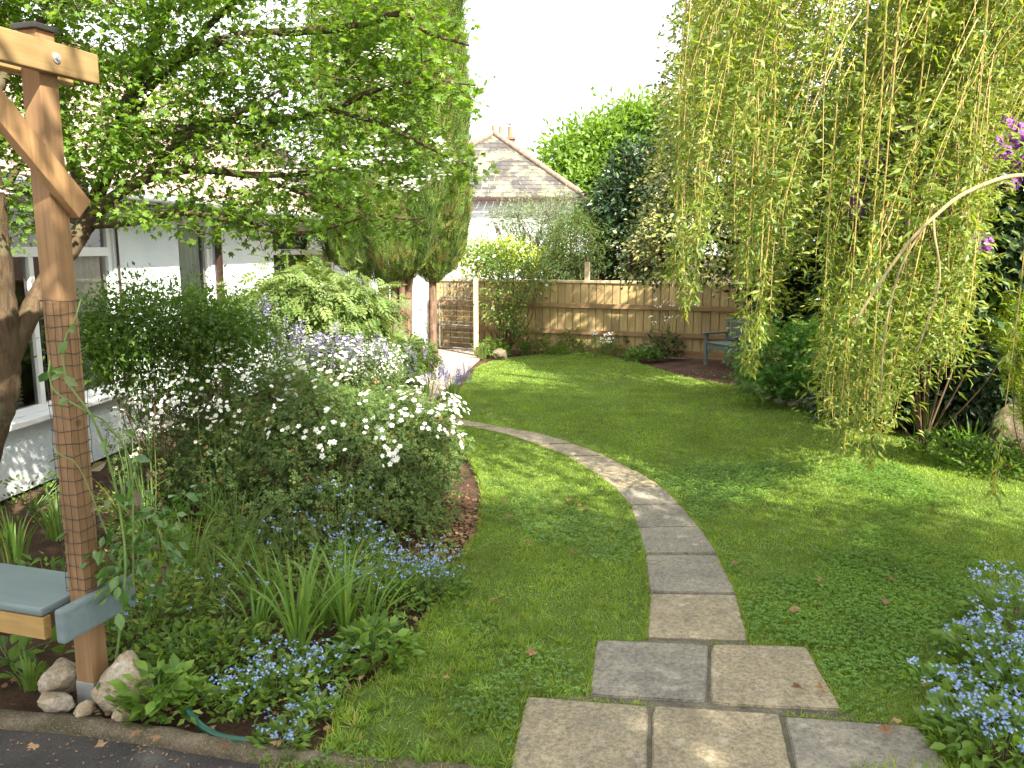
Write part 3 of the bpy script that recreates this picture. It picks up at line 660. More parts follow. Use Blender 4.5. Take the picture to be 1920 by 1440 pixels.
mb = MB(); tube(mb, [(.43, T0, EAVE + .0), (.43, T1 + .3, EAVE + .0)], .055, 10, cap=True); mb.build('gutter', 'gutter', bun, True)
# end pier: rendered white, standing past the house
pr = G(790, 652); pier = thing('garden_pier', 'sunlit white rendered pier between the conifer trunks and the metal gate', 'pillar', pr)
boxes('pier_body', [(-.06, .3, .80, .30, .5, 1.60)], 'render', pier, .01); boxes('pier_cap', [(-.06, .3, 1.63, .36, .56, .06)], 'render', pier, .01)
# ================================================================== FAR HOUSE
def farhouse():
    Y = 33.0; h = thing('neighbour_house', 'white house with a lichen-spotted slate hip roof beyond the fence', 'house', (P(900, 470, Y).x, Y, 0))
    bx = h.location.x
    xl, xr = P(703, 370, Y).x - bx, P(1097, 370, Y).x - bx; ez = P(900, 369, Y).z; ap = P(925, 250, Y + 3.6); ax, az = ap.x - bx, ap.z
    boxes('wall', [((xl + xr) / 2, 6.25, (ez - .1) / 2, xr - xl - .8, 11.5, ez - .1)], 'render', h, 0)
    mb = MB()
    def sl(e0, e1, r0, r1):
        e0, e1, r0, r1 = [np.array(q, float) for q in (e0, e1, r0, r1)]; n = 17
        nm = nrm(np.cross(e1 - e0, r0 - e0)); nm = nm if nm[2] > 0 else -nm
        for k in range(n):
            a, b = k / n, min(1, (k + 1.06) / n); p0 = e0 + (r0 - e0) * a; p1 = e1 + (r1 - e1) * a; q0 = e0 + (r0 - e0) * b; q1 = e1 + (r1 - e1) * b
            m = max(1, int(np.linalg.norm(p1 - p0) / .3)); off = .5 * (k % 2)
            for j in range(m):
                u0, u1 = j / m, (j + .97) / m
                V = [p0 + (p1 - p0) * u0 + nm * .014, p0 + (p1 - p0) * u1 + nm * .014, q0 + (q1 - q0) * u1, q0 + (q1 - q0) * u0, p0 + (p1 - p0) * u0 - nm * .03, p0 + (p1 - p0) * u1 - nm * .03]
                mb.add(np.array(V), np.array([(0, 1, 2, 3), (4, 5, 1, 0)]))
    sl((xl, 0, ez), (xr, 0, ez), (ax - .02, 3.6, az), (ax, 3.6, az)); sl((xr, 0, ez), (xr, 13, ez), (ax, 3.6, az), (ax, 9, az)); sl((xl, 13, ez), (xl, 0, ez), (ax, 9, az), (ax, 3.6, az))
    rf = mb.build('roof', 'slate', h)
    mb = MB(); A_ = (ax, 3.6, az + .03)
    tube(mb, curve([A_, ((ax + xr) / 2, 1.8, (az + ez) / 2 + .03), (xr, 0, ez + .03)], 20), .13, 8, wob=.12); tube(mb, curve([A_, ((ax + xl) / 2, 1.8, (az + ez) / 2 + .03), (xl, 0, ez + .03)], 20), .13, 8, wob=.12)
    tube(mb, [A_, (ax, 9, az + .03)], .13, 8); mb.build('ridge_tiles', 'ridge', rf, True)
    boxes('gutter', [((xl + xr) / 2, -.05, ez - .08, xr - xl + .1, .12, .13)], 'brown', h, .02)
    boxes('roof_vent', [(P(908, 349, Y).x - bx, .62, P(908, 349, Y + .6).z + .02, .22, .16, .12)], 'upvc', rf, .01)
    cy = Y + 5.2; cx = P(948, 250, cy).x - bx; zt = P(948, 262, cy).z
    w_ = 32 / S(cy) / 1; ch = boxes('chimney', [(cx, 5.2, zt - 1.2, w_, .5, 2.4), (cx, 5.2, zt + .04, w_ + .12, .62, .1)], 'brick', h, .01)
    for px, top, r in ((925, 236, 3.6), (938, 237, 3.6), (956, 238, 4.6)):
        mb = MB(); x = P(px, 250, cy).x - bx; z1 = P(px, top, cy).z; rr = r / S(cy)
        tube(mb, [(x, 5.2, zt), (x, 5.2, zt + (z1 - zt) * .8), (x, 5.2, z1)], [rr * 1.15, rr * .85, rr], 10, cap=True); pt = mb.build('chimney_pot', 'pot', ch, True)
    mb = MB(); tube(mb, [(x, 5.2, z1), (x, 5.2, z1 + .12)], rr * .6, 8); tube(mb, [(x, 5.2, z1 + .12), (x, 5.2, z1 + .17)], rr * 1.3, 8, cap=True); mb.build('cowl', 'steel', ch, True)
farhouse()
# ================================================================== FENCE
FA, FB = G(806, 648), G(1290, 670); FDIR = (FB - FA).normalized(); FANG = math.atan2(FDIR.y, FDIR.x)
def fence():
    f = thing('timber_fence', 'close-boarded timber fence along the back of the lawn', 'fence', FA, FANG)
    step = .158; n = 62; gate0, gate1 = -5, -4
    pan = {}
    for k in range(n):
        x = k * step; h = 1.36 + random.uniform(-.008, .008)
        pan.setdefault(k // 16, []).append((x + step / 2, .03 + random.uniform(-.003, .003), h / 2 + .06, step - .018 - random.uniform(0, .006), .02, h - .08))
        pan[k // 16].append((x, .053, h / 2 + .06, .06, .018, h - .1))
    for q in pan.values(): boxes('fence_panel', q, 'fencewood', f, .003)
    Lf = n * step
    for z in (.93, .41): boxes('fence_rail', [(Lf / 2, -.02, z, Lf, .05, .09)], 'railwood', f, .006)
    boxes('gravel_board', [(Lf / 2, .03, .05, Lf, .03, .14)], 'railwood', f, .003)
    boxes('capping_rail', [(Lf / 2, .04, 1.40, Lf, .10, .05)], 'palewood', f, .006)
    for k, x in enumerate((0.05, 1.7, 3.42, 5.5, 7.6, 9.7)): boxes('fence_post', [(x, .112, (.72 if k != 2 else .88), .09, .09, 1.44 if k != 2 else 1.80)], 'palewood', f, .005)
fence()
# gate and its post
gp = G(893, 667); gpo = thing('gate_post', 'pale timber post at the right of the metal gate', 'post', gp)
boxes('post_shaft', [(0, 0, .74, .09, .09, 1.48)], 'palewood', gpo, .006)
boxes('post_top', [(0, 0, 1.495, .07, .07, .03)], 'palewood', gpo, .004)
def gate():
    a, b = P(824, 600, 16.6), P(889, 600, 16.2); w_ = (b - a).length; g = thing('metal_gate', 'grey metal bar gate with a square wire grid above', 'gate', (a.x, a.y, 0), math.atan2(b.y - a.y, b.x - a.x))
    mb = MB(); z0, z1, z2 = .06, 1.02, 1.46
    for x in (0, w_): tube(mb, [(x, 0, z0), (x, 0, z1)], .014, 8, cap=True)
    for z in (z0, .52, z1): tube(mb, [(0, 0, z), (w_, 0, z)], .014, 8, cap=True)
    mb.build('gate_frame', 'gatesteel', g, True)
    for z in np.linspace(z0, z1, 10)[1:-1]:
        mb = MB(); tube(mb, [(0, 0, z), (w_, 0, z)], .006, 6); mb.build('gate_bar', 'gatesteel', g, True)
    mb = MB(); r = w_ / 2
    for x in np.linspace(.02, w_ - .02, 6): tube(mb, [(x, .02, z1 if 0 < x < w_ else 0), (x, .02, z2)], .007, 5)
    for z in np.linspace(z1 + .06, z2, 5): tube(mb, [(-.02, .02, z), (w_ + .02, .02, z)], .007, 5)
    mb.build('wire_grid', 'gatesteel', g)
gate()
# ================================================================== ARBOUR SEAT
AB = G(178, 1306); AROT = R(-17)
# local x runs along the seat (to the right in the picture), local y away
def local(px, py, Y): return Matrix.Rotation(-AROT, 3, 'Z') @ (P(px, py, Y) - Vector((AB.x, AB.y, 0)))
def arbour():
    a = thing('arbour_seat', 'timber arbour frame with a blue-grey painted seat board, left foreground', 'arbour', (AB.x, AB.y, 0), AROT)
    s = .092; D = 1.25; W = 1.45; HT = 2.86
    for (x, y) in ((0, 0), (-W, 0), (0, -D), (-W, -D)):
        boxes('post', [(x, y, HT / 2 + .04, s, s, HT - .08)], 'postwood', a, .005)
        boxes('post_cap', [(x, y, HT + .011, s + .03, s + .03, .022)], 'blackcap', a, .004)
        boxes('post_shoe', [(x, y, .03, s + .008, s + .008, .13)], 'steel', a, .002)
        sg = 1 if x == 0 else -1; sy = 1 if y == 0 else -1
        boxes('brace', [(x + sg * (s / 2 + .0225), y - sy * .26, HT - .345, .045, .10, .98, Matrix.Rotation(R(45) * sy, 3, 'X'))], 'postwood', a, .005)
        mb = MB(); xb = x + sg * (s / 2 + .045)
        tube(mb, [(xb - sg * .003, y, HT - .105), (xb + sg * .004, y, HT - .105)], .021, 12, cap=True); tube(mb, [(xb, y, HT - .105), (xb + sg * .013, y, HT - .105)], .010, 6, cap=True); mb.build('bolt', 'steel', a)
    for x in (0, -W):
        for sg in (-1, 1): boxes('beam', [(x + sg * (s / 2 + .0225), -D / 2, HT - .105, .045, D + .44, .12)], 'beamwoody', a, .005)
    zt = .50
    boxes('seat_board', [(-W / 2 - .06, -.01, zt - .02, W + .02, .36, .038)], 'seatpaint', a, .012)
    boxes('seat_rail', [(-W / 2 - .05, -.165, zt - .095, W - .0, .04, .10)], 'beamwood', a, .005)
    boxes('seat_rail', [(-W / 2 - .05, .15, zt - .095, W - .0, .04, .10)], 'beamwood', a, .005)
    boxes('seat_end', [(s / 2 + .024, -.01, zt - .055, .045, .42, .15)], 'seatpaint', a, .014)
    boxes('seat_end', [(-W - s / 2 - .024, -.01, zt - .055, .045, .42, .15)], 'seatpaint', a, .014)
    # netting wrapped round the right post
    mb = MB(); hs = s / 2 + .006; zs = np.arange(.53, 1.80, .055)
    for i, z in enumerate(zs):
        c = [(-hs, -hs), (0, -hs - .004), (hs, -hs), (hs + .004, 0), (hs, hs), (-hs, hs), (-hs, -hs)]
        tube(mb, [(x + random.uniform(-.002, .002), y + random.uniform(-.003, .001), z + random.uniform(-.008, .008)) for x, y in c], .0016, 4)
    for x, y in ((-hs, -hs), (-hs * .35, -hs - .003), (hs * .35, -hs - .003), (hs, -hs), (hs + .003, -hs * .3), (hs + .003, hs * .4), (hs, hs), (0, hs)):
        tube(mb, [(x + random.uniform(-.004, .004), y, z) for z in zs], .0016, 4)
    mb.build('netting', 'net', a)
arbour()
#SECTION plants helpers
def plant(name, label, cat, loc, group=None): return thing(name, label, cat, loc, 0, group)
def rel(pts, o): return np.asarray(pts) - np.array([o.location.x, o.location.y, o.location.z])
def wblob(o, blobs): return [((b[0][0] - o.location.x, b[0][1] - o.location.y, b[0][2] - o.location.z), b[1]) for b in blobs]
def bush(name, label, cat, base, blobs, ncl, per, size, mat, T=LEAF, spread=.06, shell=.55, nstem=40, stemmat='stembrown', r0=.012, group=None, droop=.2, flat=.5, wood='stems', foliage='foliage', fl=None):
    """shrub or small tree: stems from its base to leaf clusters in the blobs; fl = (material, template, clusters, per cluster, spread, size)"""
    o = plant(name, label, cat, (base[0], base[1], 0), group); bl = wblob(o, blobs)
    c, d = blobpts(bl, ncl, shell); k = c[:, 2] > .03; c = c[k]; d = d[k]
    mb = MB(); leaves(mb, T, c, d, per, spread, size, droop, flat); mb.build(foliage, mat, o)
    if nstem:
        mb = MB(); stems(mb, (0, 0, 0), c[:nstem], r0, r0 * .3); mb.build(wood, stemmat, o, True)
    if fl:
        fm, FT, fn, fp, fs, fz = fl[:6]; c, d = blobpts(bl if len(fl) < 7 else wblob(o, fl[6]), fn * 3, .92); k = (d[:, 2] > -.25) & (d[:, 1] < .75) & (c[:, 2] > .1); c = c[k][:fn]; d = d[k][:fn]
        mb = MB(); n = len(c) * fp; cc = np.repeat(c, fp, 0) + rv(n, fs); dd = np.repeat(d, fp, 0)
        nn = nrm(dd + np.array([0, -.3, .7]) + rv(n, .35)); inst(mb, FT, cc + nn * .02, np.cross(nn, rv(n)), nn, fz * rng.uniform(.7, 1.15, n)); mb.build('flowers', [fm, 'yellow'], o)
    return o
def limb_tree_nodes(limbs):
    out = []
    for l in limbs: out += [tuple(p) for p in l]
    return np.array(out)
#SECTION hawthorn
def hawthorn():
    b = P(-22, 1115, 4.5); o = plant('hawthorn_tree', 'hawthorn with a forked trunk at the left edge, crown over the bungalow', 'tree', (b.x, b.y, 0))
    pp = lambda *l: [P(*q) - Vector((b.x, b.y, 0)) for q in l]
    mb = MB(); limbs = []
    def limb(pts, rad, sides=9, n=8, wob=.06):
        c = curve(pp(*pts), n); tube(mb, c, rad, sides, wob=wob); limbs.append(c)
    limb([(-66, 1140, 4.5), (-54, 960, 4.5), (-34, 860, 4.5), (0, 740, 4.5), (4, 640, 4.5), (-6, 520, 4.5), (-20, 380, 4.45), (-40, 200, 4.4), (-60, 0, 4.3), (-80, -250, 4.2)], [.09, .09, .09, .085, .075, .06, .04], 12)
    limb([(8, 700, 4.5), (50, 600, 4.62), (92, 520, 4.8), (135, 462, 4.95), (165, 415, 5.05)], [.06, .055, .055], 10)
    tr = mb.build('trunk', 'bark', o, True); mb = MB()
    limb([(160, 425, 5.05), (195, 385, 5.0), (262, 340, 4.95), (360, 318, 4.85), (470, 328, 4.75), (600, 322, 4.6), (700, 300, 4.5)], [.045, .03, .02, .007])
    limb([(160, 425, 5.05), (185, 360, 5.15), (215, 290, 5.2), (232, 210, 5.2), (270, 120, 5.1), (310, 20, 5.0), (340, -120, 4.9)], [.05, .04, .035, .02])
    limb([(165, 420, 5.05), (250, 415, 4.95), (340, 398, 4.85), (430, 412, 4.7), (560, 438, 4.5), (690, 405, 4.3)], [.035, .022, .016, .005])
    limb([(215, 290, 5.2), (260, 190, 5.1), (330, 115, 5.0), (430, 72, 4.85), (540, 60, 4.7), (650, 52, 4.6), (755, 25, 4.5), (800, 60, 4.45), (880, 85, 4.4)], [.035, .028, .02, .006])
    limb([(225, 250, 5.2), (320, 245, 5.05), (430, 225, 4.9), (520, 225, 4.8), (620, 205, 4.7), (700, 170, 4.6), (800, 150, 4.5), (890, 160, 4.4)], [.03, .024, .017, .005])
    limb([(165, 415, 5.05), (145, 330, 5.3), (118, 230, 5.4), (108, 100, 5.4), (120, -60, 5.3)], [.045, .035, .02])
    limb([(620, 205, 4.7), (720, 235, 4.6), (810, 280, 4.5), (895, 318, 4.4)], [.014, .01, .004])
    limb([(470, 328, 4.75), (560, 360, 4.6), (660, 395, 4.45), (760, 410, 4.35), (800, 408, 4.3)], [.014, .009, .004])
    limb([(262, 340, 4.95), (330, 270, 4.8), (400, 235, 4.7), (470, 200, 4.5), (560, 150, 4.4)], [.02, .013, .005])
    limb([(-25, 200, 4.4), (60, 60, 4.6), (150, -20, 4.7), (250, -60, 4.8)], [.03, .012])
    limb([(-6, 420, 4.45), (20, 340, 4.7), (50, 290, 4.9), (90, 200, 5.0)], [.025, .008])
    limb([(330, 115, 5.0), (420, 20, 5.0), (520, -60, 4.9), (620, -120, 4.8)], [.022, .008])
    limb([(165, 425, 5.05), (110, 400, 5.3), (40, 380, 5.6), (-30, 340, 5.8)], [.03, .01])
    nodes = np.concatenate([np.array([tuple(p) for p in l]) for l in limbs[1:]])
    H = lambda *a: pB(*a)
    blobs = [H(230, 40, 5.0, 240, 80, .8), H(520, 60, 4.8, 260, 90, .7), H(770, 50, 4.5, 100, 60, .4), H(600, 180, 4.7, 260, 75, .5), H(840, 170, 4.4, 80, 55, .3),
             H(300, 210, 5.0, 200, 80, .7), H(560, 310, 4.7, 220, 70, .5), H(760, 250, 4.5, 90, 60, .35), H(860, 315, 4.4, 45, 22, .2), H(420, 395, 4.7, 220, 38, .5),
             H(690, 400, 4.4, 110, 50, .35), H(260, 310, 5.0, 110, 60, .5), H(10, 330, 4.7, 60, 130, .5), H(60, 90, 4.9, 90, 120, .6), H(640, -110, 4.6, 330, 70, .8), H(200, -110, 4.8, 300, 80, .9),
             H(-150, 100, 4.6, 160, 250, .8), H(430, 440, 4.5, 50, 28, .2), H(540, 455, 4.4, 60, 20, .2), H(210, 250, 4.5, 60, 60, .2)]
    bl = wblob(o, blobs); c, d = blobpts(bl, 2200, .25)
    # twigs: each cluster joined to the nearest limb point that lies towards the trunk
    order = np.argsort(c[:, 0]); c = c[order]; d = d[order]
    allpts = nodes.copy(); cl_c = []; 
    for k, t in enumerate(c):
        dd = np.linalg.norm(allpts - t, axis=1) + .35 * np.maximum(0, allpts[:, 0] - t[0]) ; j = int(dd.argmin()); a = allpts[j]
        L = np.linalg.norm(t - a)
        if L > .9: a = t + (a - t) / L * .9; L = .9
        m = (a + t) / 2 + rng.normal(0, .10, 3) * L; cv = curve([a, m, t], 3)
        tube(mb, cv, [.0028 + .005 * L, .0018], 4)
        allpts = np.vstack([allpts, np.array([tuple(q) for q in cv[1::2]])])
        cl_c.append(m)
    mb.build('branches', 'bark', o, True)
    mb = MB(); cc = np.concatenate([c, np.array(cl_c)]); d2 = np.concatenate([d, d])
    leaves(mb, LOBED, cc, d2 * .5, 8, .055, .046, .15, .8, .7)
    lf = mb.build('crown', 'hawthorn', o)
    # blossom
    mb = MB(); fb = wblob(o, [H(770, 300, 4.3, 90, 60, .25), H(720, 160, 4.45, 70, 40, .2), H(650, 320, 4.45, 120, 60, .3), H(640, 90, 4.6, 200, 60, .3), H(500, 200, 4.8, 200, 80, .3), H(860, 300, 4.3, 30, 20, .1), H(760, 405, 4.25, 40, 12, .1), H(20, 350, 4.4, 30, 20, .1)])
    c, d = blobpts(fb, 105, .6); c[:, 1] -= .17; n = len(c) * 13; cc = np.repeat(c, 13, 0) + rv(n, .020) * np.array([1.4, 1.4, .5]); nn = nrm(np.array([0, -.25, 1.]) + rv(n, .3))
    inst(mb, FLOWER, cc, np.cross(nn, rv(n)), nn, .017 * rng.uniform(.8, 1.2, n)); mb.build('blossom', ['white', 'yellow'], o)
hawthorn()
#SECTION conifers
def conifer(name, label, base, trunks, prof, n, spread_in, top, Y):
    """prof: list of (z, half width) of the crown; upright sprays all over its surface"""
    o = plant(name, label, 'conifer', (base.x, base.y, 0))
    mb = MB()
    for (dx, dy, dz, r) in trunks: tube(mb, curve([(dx * .55, dy * .55, 0), (dx * .75, dy * .8, 1.0), (dx, dy, 2.2), (dx * .8, dy * .8, dz)], 5), [r * 1.15, r, r * .8, r * .4], 8, wob=.1)
    mb.build('trunk', 'conbark', o, True)
    zs = np.array([p[0] for p in prof]); ws = np.array([p[1] for p in prof]); cx = np.array([p[2] for p in prof])
    z = rng.uniform(zs[0], zs[-1], n * 2); z = z[rng.random(n * 2) < np.interp(z, zs, ws) / ws.max()][:n]; n = len(z)
    a = rng.uniform(0, 2 * np.pi, n); lob = 1 + .09 * np.sin(a * 5 + .5 * np.sin(z * 1.3)) + .08 * np.sin(a * 9 + z * 1.1) + .05 * np.sin(z * 3.1 + a * 3) + .05 * np.sin(a * 17 + z * 4.3)
    r = np.interp(z, zs, ws) * lob * (1 - .4 * rng.random(n) ** 2.2); xc = np.interp(z, zs, cx)
    pos = np.stack([xc + np.cos(a) * r, np.sin(a) * r * .85, z], 1)
    out = np.stack([np.cos(a), np.sin(a), np.zeros(n)], 1)
    fwd = out * .5 + np.array([0, 0, 1.]) + rv(n, .25); mb = MB()
    inst(mb, CYP, pos, fwd, out + rv(n, .45), rng.uniform(.07, .19, n), np.clip(rng.normal(.55, .28, n) + .15 * np.sin(a * 5 + z), 0, 1))
    mb.build('crown', 'conifer', o)
    return o
YC = 14.0; cb = Vector((P(745, 600, YC).x, YC, 0)); zz = lambda py: P(745, py, YC).z
xo = lambda px: (px - 745) / S(YC)
prof1 = [(zz(540), .12, xo(735)), (zz(520), .55, xo(725)), (zz(490), .9, xo(722)), (zz(430), 1.1, xo(730)), (zz(300), 1.18, xo(735)), (zz(100), 1.12, xo(735)), (zz(-100), 1.05, xo(738)), (zz(-350), .8, xo(742)), (zz(-600), .2, xo(745))]
conifer('tall_conifer', 'tall multi-stemmed conifer rising past the bungalow end', cb,
        [(xo(708), .1, 3.4, .05), (xo(722), -.25, 3.6, .05), (xo(733), .3, 4, .06), (xo(742), -.1, 6, .07), (xo(752), .25, 5, .06), (xo(760), -.2, 5, .06), (xo(770), 0, 5, .09)], prof1, 52000, .3, 8, YC)
cb2 = Vector((P(812, 600, YC + .3).x, YC + .3, 0)); xo2 = lambda px: (px - 812) / S(YC)
prof2 = [(zz(535), .08, xo2(812)), (zz(515), .30, xo2(815)), (zz(480), .42, xo2(822)), (zz(400), .46, xo2(828)), (zz(250), .45, xo2(828)), (zz(100), .42, xo2(825)), (zz(-50), .36, xo2(822)), (zz(-250), .1, xo2(820))]
conifer('slim_conifer', 'slim single-stemmed conifer touching the right side of the taller one', cb2, [(.0, 0, 5, .07)], prof2, 22000, .3, 6, YC)
#SECTION left bed
# cinquefoil shrubs
g = G(640, 985)
bush('cinquefoil_shrub', 'large rounded shrub with white five-petalled flowers beside the lawn edge', 'shrub', g,
     [pB(640, 850, 6.2, 225, 120, .75), pB(760, 840, 6.3, 105, 105, .6), pB(530, 800, 6.3, 150, 110, .6), pB(660, 960, 5.7, 190, 60, .5)], 3000, 10, .042, 'potentilla', CINQ, .05, .5, 90, fl=('white', FLOWER, 85, 3, .03, .041, [pB(690, 810, 6.1, 190, 110, .75), pB(790, 790, 6.2, 80, 60, .5), pB(790, 790, 6.2, 80, 60, .5)]))
g = G(470, 800)
bush('cinquefoil_shrub', 'looser white-flowered shrub behind the rounded one, against the wall', 'shrub', (P(500, 700, 7.4).x, 7.4),
     [pB(430, 750, 7.0, 190, 80, .5), pB(620, 720, 7.5, 140, 85, .6), pB(340, 830, 6.3, 130, 90, .4), pB(440, 880, 6.0, 110, 80, .4)], 2100, 8, .040, 'potentilla', CINQ, .06, .4, 90, fl=('white', FLOWER, 170, 3, .035, .033, [pB(560, 700, 6.8, 190, 80, .5), pB(390, 740, 6.0, 150, 90, .4), pB(390, 740, 6.0, 150, 90, .4), pB(620, 680, 7.0, 140, 60, .5)]))
bush('dark_shrub', 'dark green leafy shrub in front of the first bungalow window', 'shrub', (P(300, 700, 6.2).x, 6.1),
     [pB(280, 600, 6.1, 110, 62, .5), pB(385, 610, 6.2, 95, 55, .4), pB(440, 640, 6.4, 80, 60, .4), pB(215, 640, 5.9, 50, 45, .4), pB(250, 545, 6.1, 22, 30, .15), pB(360, 560, 6.2, 12, 30, .1), pB(300, 560, 6.0, 16, 22, .1), pB(200, 590, 6.0, 14, 26, .1), pB(410, 570, 6.2, 14, 24, .1), pB(300, 690, 6.2, 120, 50, .3), pB(200, 640, 6.1, 60, 60, .3)], 1900, 9, .045, 'darkshrub', LEAF, .10, .1, 22, r0=.007)
def racemes(o, c, n, L, mat, name, size=.02, tilt=0.0, up=False):
    mb = MB(); ms = MB()
    for p in c:
        k = int(n); t = np.linspace(0, 1, k); ln = L * random.uniform(.6, 1.2); sg = 1 if up else -1
        ax = np.array([random.uniform(-.15, .15), random.uniform(-.15, .15), sg * 1.0]) * ln
        pts = p + t[:, None] * ax; w_ = (.55 - .45 * t)[:, None] * L * .28
        q = pts + nrm(rv(k)) * w_ * np.array([1, 1, .4]); inst(mb, LEAF, q, rv(k) + np.array([0, 0, -.5]), rv(k), size * rng.uniform(.8, 1.3, k), width=size * 1.6)
        tube(ms, [p, p + ax], .0015, 3)
    mb.build(name, mat, o); ms.build('flower_stalks', 'stemgreen', o)
w1 = bush('wisteria', 'pale green wisteria with hanging lilac flowers by the second window', 'climber', (P(600, 700, 8.2).x, 8.2),
     [pB(600, 560, 8.2, 85, 36, .5), pB(650, 590, 8.3, 65, 34, .5), pB(520, 580, 8.1, 60, 32, .4), pB(565, 525, 8.2, 40, 18, .3), pB(680, 570, 8.4, 30, 22, .3), pB(450, 580, 8.0, 30, 28, .3)], 460, 7, .14, 'wisteria', PINN, .11, .35, 60, droop=.8)
c, d = blobpts(wblob(w1, [pB(560, 615, 7.5, 85, 26, .25), pB(690, 635, 7.6, 45, 20, .25), pB(490, 570, 7.6, 30, 14, .2), pB(630, 640, 7.5, 80, 20, .25)]), 85, .5); racemes(w1, c, 55, .24, 'lilac', 'flowers', .019)
w2 = bush('wisteria', 'low mound of wisteria foliage at the foot of the conifer trunks', 'climber', (P(760, 690, 10).x, 10), [pB(755, 655, 10, 40, 18, .4), pB(785, 668, 10, 22, 14, .3), pB(730, 700, 9.6, 50, 28, .4), pB(690, 640, 10, 30, 22, .4)], 330, 7, .11, 'rose', PINN, .06, .5, 50, droop=.5)
c, d = blobpts(wblob(w2, [pB(765, 655, 9.5, 40, 18, .2), pB(735, 690, 9.2, 40, 20, .3)]), 30, .5); racemes(w2, c, 40, .2, 'lilac', 'flowers', .015)
# white cascades between wisteria and cinquefoil
bush('spirea_shrub', 'arching shrub smothered in tiny white blossom under the wisteria', 'shrub', (P(630, 700, 7.9).x, 7.8), [pB(620, 675, 7.8, 80, 38, .4), pB(700, 690, 7.8, 50, 45, .4)], 420, 9, .04, 'potentilla', LEAF, .06, .5, 60, fl=('white', FLOWER, 500, 4, .03, .018))
# strap-leaved plants
def strap(name, label, cat, base, n, L, w_, spread, mat='blade', group=None, lean=(0, 0), extra=None):
    o = plant(name, label, cat, (base[0], base[1], 0), group); mb = MB()
    for k in range(n):
        a = random.uniform(0, 6.28); r = random.uniform(.0, spread * .5); ln = L * random.uniform(.55, 1.1); out = random.uniform(.08, .6)
        p0 = npv(math.cos(a) * r, math.sin(a) * r, 0); dr = npv(math.cos(a) * out + lean[0], math.sin(a) * out + lean[1], 0)
        t = np.linspace(0, 1, 8); c = p0 + dr * (t[:, None] ** 1.7) * ln; c[:, 2] = ln * (t * 1.0 - .55 * out * t ** 2.6)
        sd = npv(-math.sin(a + random.uniform(-.6, .6)), math.cos(a), 0); ww = w_ * random.uniform(.7, 1.2) * (1 - t ** 2.2) ** .8 * .5 + .0004
        V = np.concatenate([c - sd * ww[:, None], c + sd * ww[:, None]]); F = [(j, j + 1, 8 + j + 1, 8 + j) for j in range(7)]
        mb.add(V, np.array(F), 0, float(np.clip(rng.normal(.45, .22), 0, 1)))
    mb.build('leaves', mat, o, True)
    return o
def flowerheads(o, n, z, spread, mat, T, size, per=6, name='flowers', stemr=.0018, hs=.02, stem='stemgreen', cx=0, cy=0):
    ms = MB(); c = []
    for k in range(n):
        a = random.uniform(0, 6.28); r = random.random() ** .6 * spread; p0 = npv(cx + math.cos(a) * r * .6, cy + math.sin(a) * r * .6, 0)
        p1 = npv(cx + math.cos(a) * r, cy + math.sin(a) * r, z * random.uniform(.6, 1.15)); tube(ms, curve([p0, (p0 + p1) / 2 + rng.normal(0, .02, 3), p1], 3), [stemr, stemr * .6], 4); c.append(p1)
    ms.build('stalks', stem, o, True); c = np.array(c); m = len(c) * per; q = np.repeat(c, per, 0) + rv(m, hs) * np.array([1, 1, .5]); nn = nrm(np.array([0, -.25, .9]) + rv(m, .45))
    mb = MB(); inst(mb, T, q, np.cross(nn, rv(m)), nn, size * rng.uniform(.8, 1.2, m)); mb.build(name, [mat, 'yellow'], o)
def leafymound(o, n, sx, sy, h, size, mat, T=OVAL, name='leaves'):
    a = rng.uniform(0, 6.28, n); r = rng.random(n) ** .55; pos = np.stack([np.cos(a) * r * sx, np.sin(a) * r * sy, rng.uniform(.01, 1, n) * h * (1 - .6 * r ** 2)], 1)
    fwd = np.stack([np.cos(a), np.sin(a), rng.uniform(0, 1.1, n)], 1) + rv(n, .45); mb = MB(); inst(mb, T, pos, fwd, rv(n, .4) + np.array([0, 0, 1.]), size * rng.uniform(.6, 1.25, n)); mb.build(name, mat, o)
# iris clumps and grassy leaves in the bed
for (px, py, n, L, w_, lab) in [(560, 1235, 50, .62, .018, 'clump of tall strap leaves in the middle of the near bed'), (650, 1200, 34, .55, .016, 'narrower clump of strap leaves right of the tall one'), (480, 1200, 24, .36, .017, 'short arching clump of strap leaves nearest the leafy mound'),
                                (330, 960, 42, .5, .014, 'upright clump of narrow leaves behind the twining vine'), (400, 1000, 36, .42, .014, 'arching narrow-leaved clump under the white-flowered shrub'), (240, 1000, 32, .55, .018, 'strap-leaved clump just right of the arbour post')]:
    strap('iris_clump', lab, 'plant', G(px, py), n, L, w_, .10, group='strap-leaved clumps in the left bed')
for (px, py, n, L, ln_, lab) in [(600, 1180, 30, .5, (.25, -.1), 'strap leaves leaning right over the blue flowers'), (500, 1160, 34, .5, (-.2, -.1), 'strap leaves leaning left into the ferny plant'), (360, 1090, 30, .55, (.1, -.1), 'thin upright leaves rising through the ferny plant'), (300, 1050, 30, .6, (-.15, 0), 'long leaves crossing behind the vine'), (450, 1050, 26, .55, (.2, 0), 'thin leaves at the left foot of the rounded shrub'), (640, 1100, 24, .42, (.1, -.2), 'thin leaves at the front foot of the rounded shrub'), (700, 1180, 22, .34, (.3, -.1), 'short leaves among the broad drift of blue flowers')]:
    strap('iris_clump', lab, 'plant', G(px, py), n, L, .013, .16, group='strap-leaved clumps in the left bed', lean=ln_)
for (px, py, lab) in [(30, 1050, 'fallen mass of long thin leaves behind the painted seat'), (110, 1010, 'arching grassy tuft between the seat and the wall'), (-60, 1100, 'grassy tuft at the left frame edge behind the seat')]:
    strap('grassy_tuft', lab, 'plant', G(px, py), 60, .42, .013, .16, group='grassy tufts behind the seat')
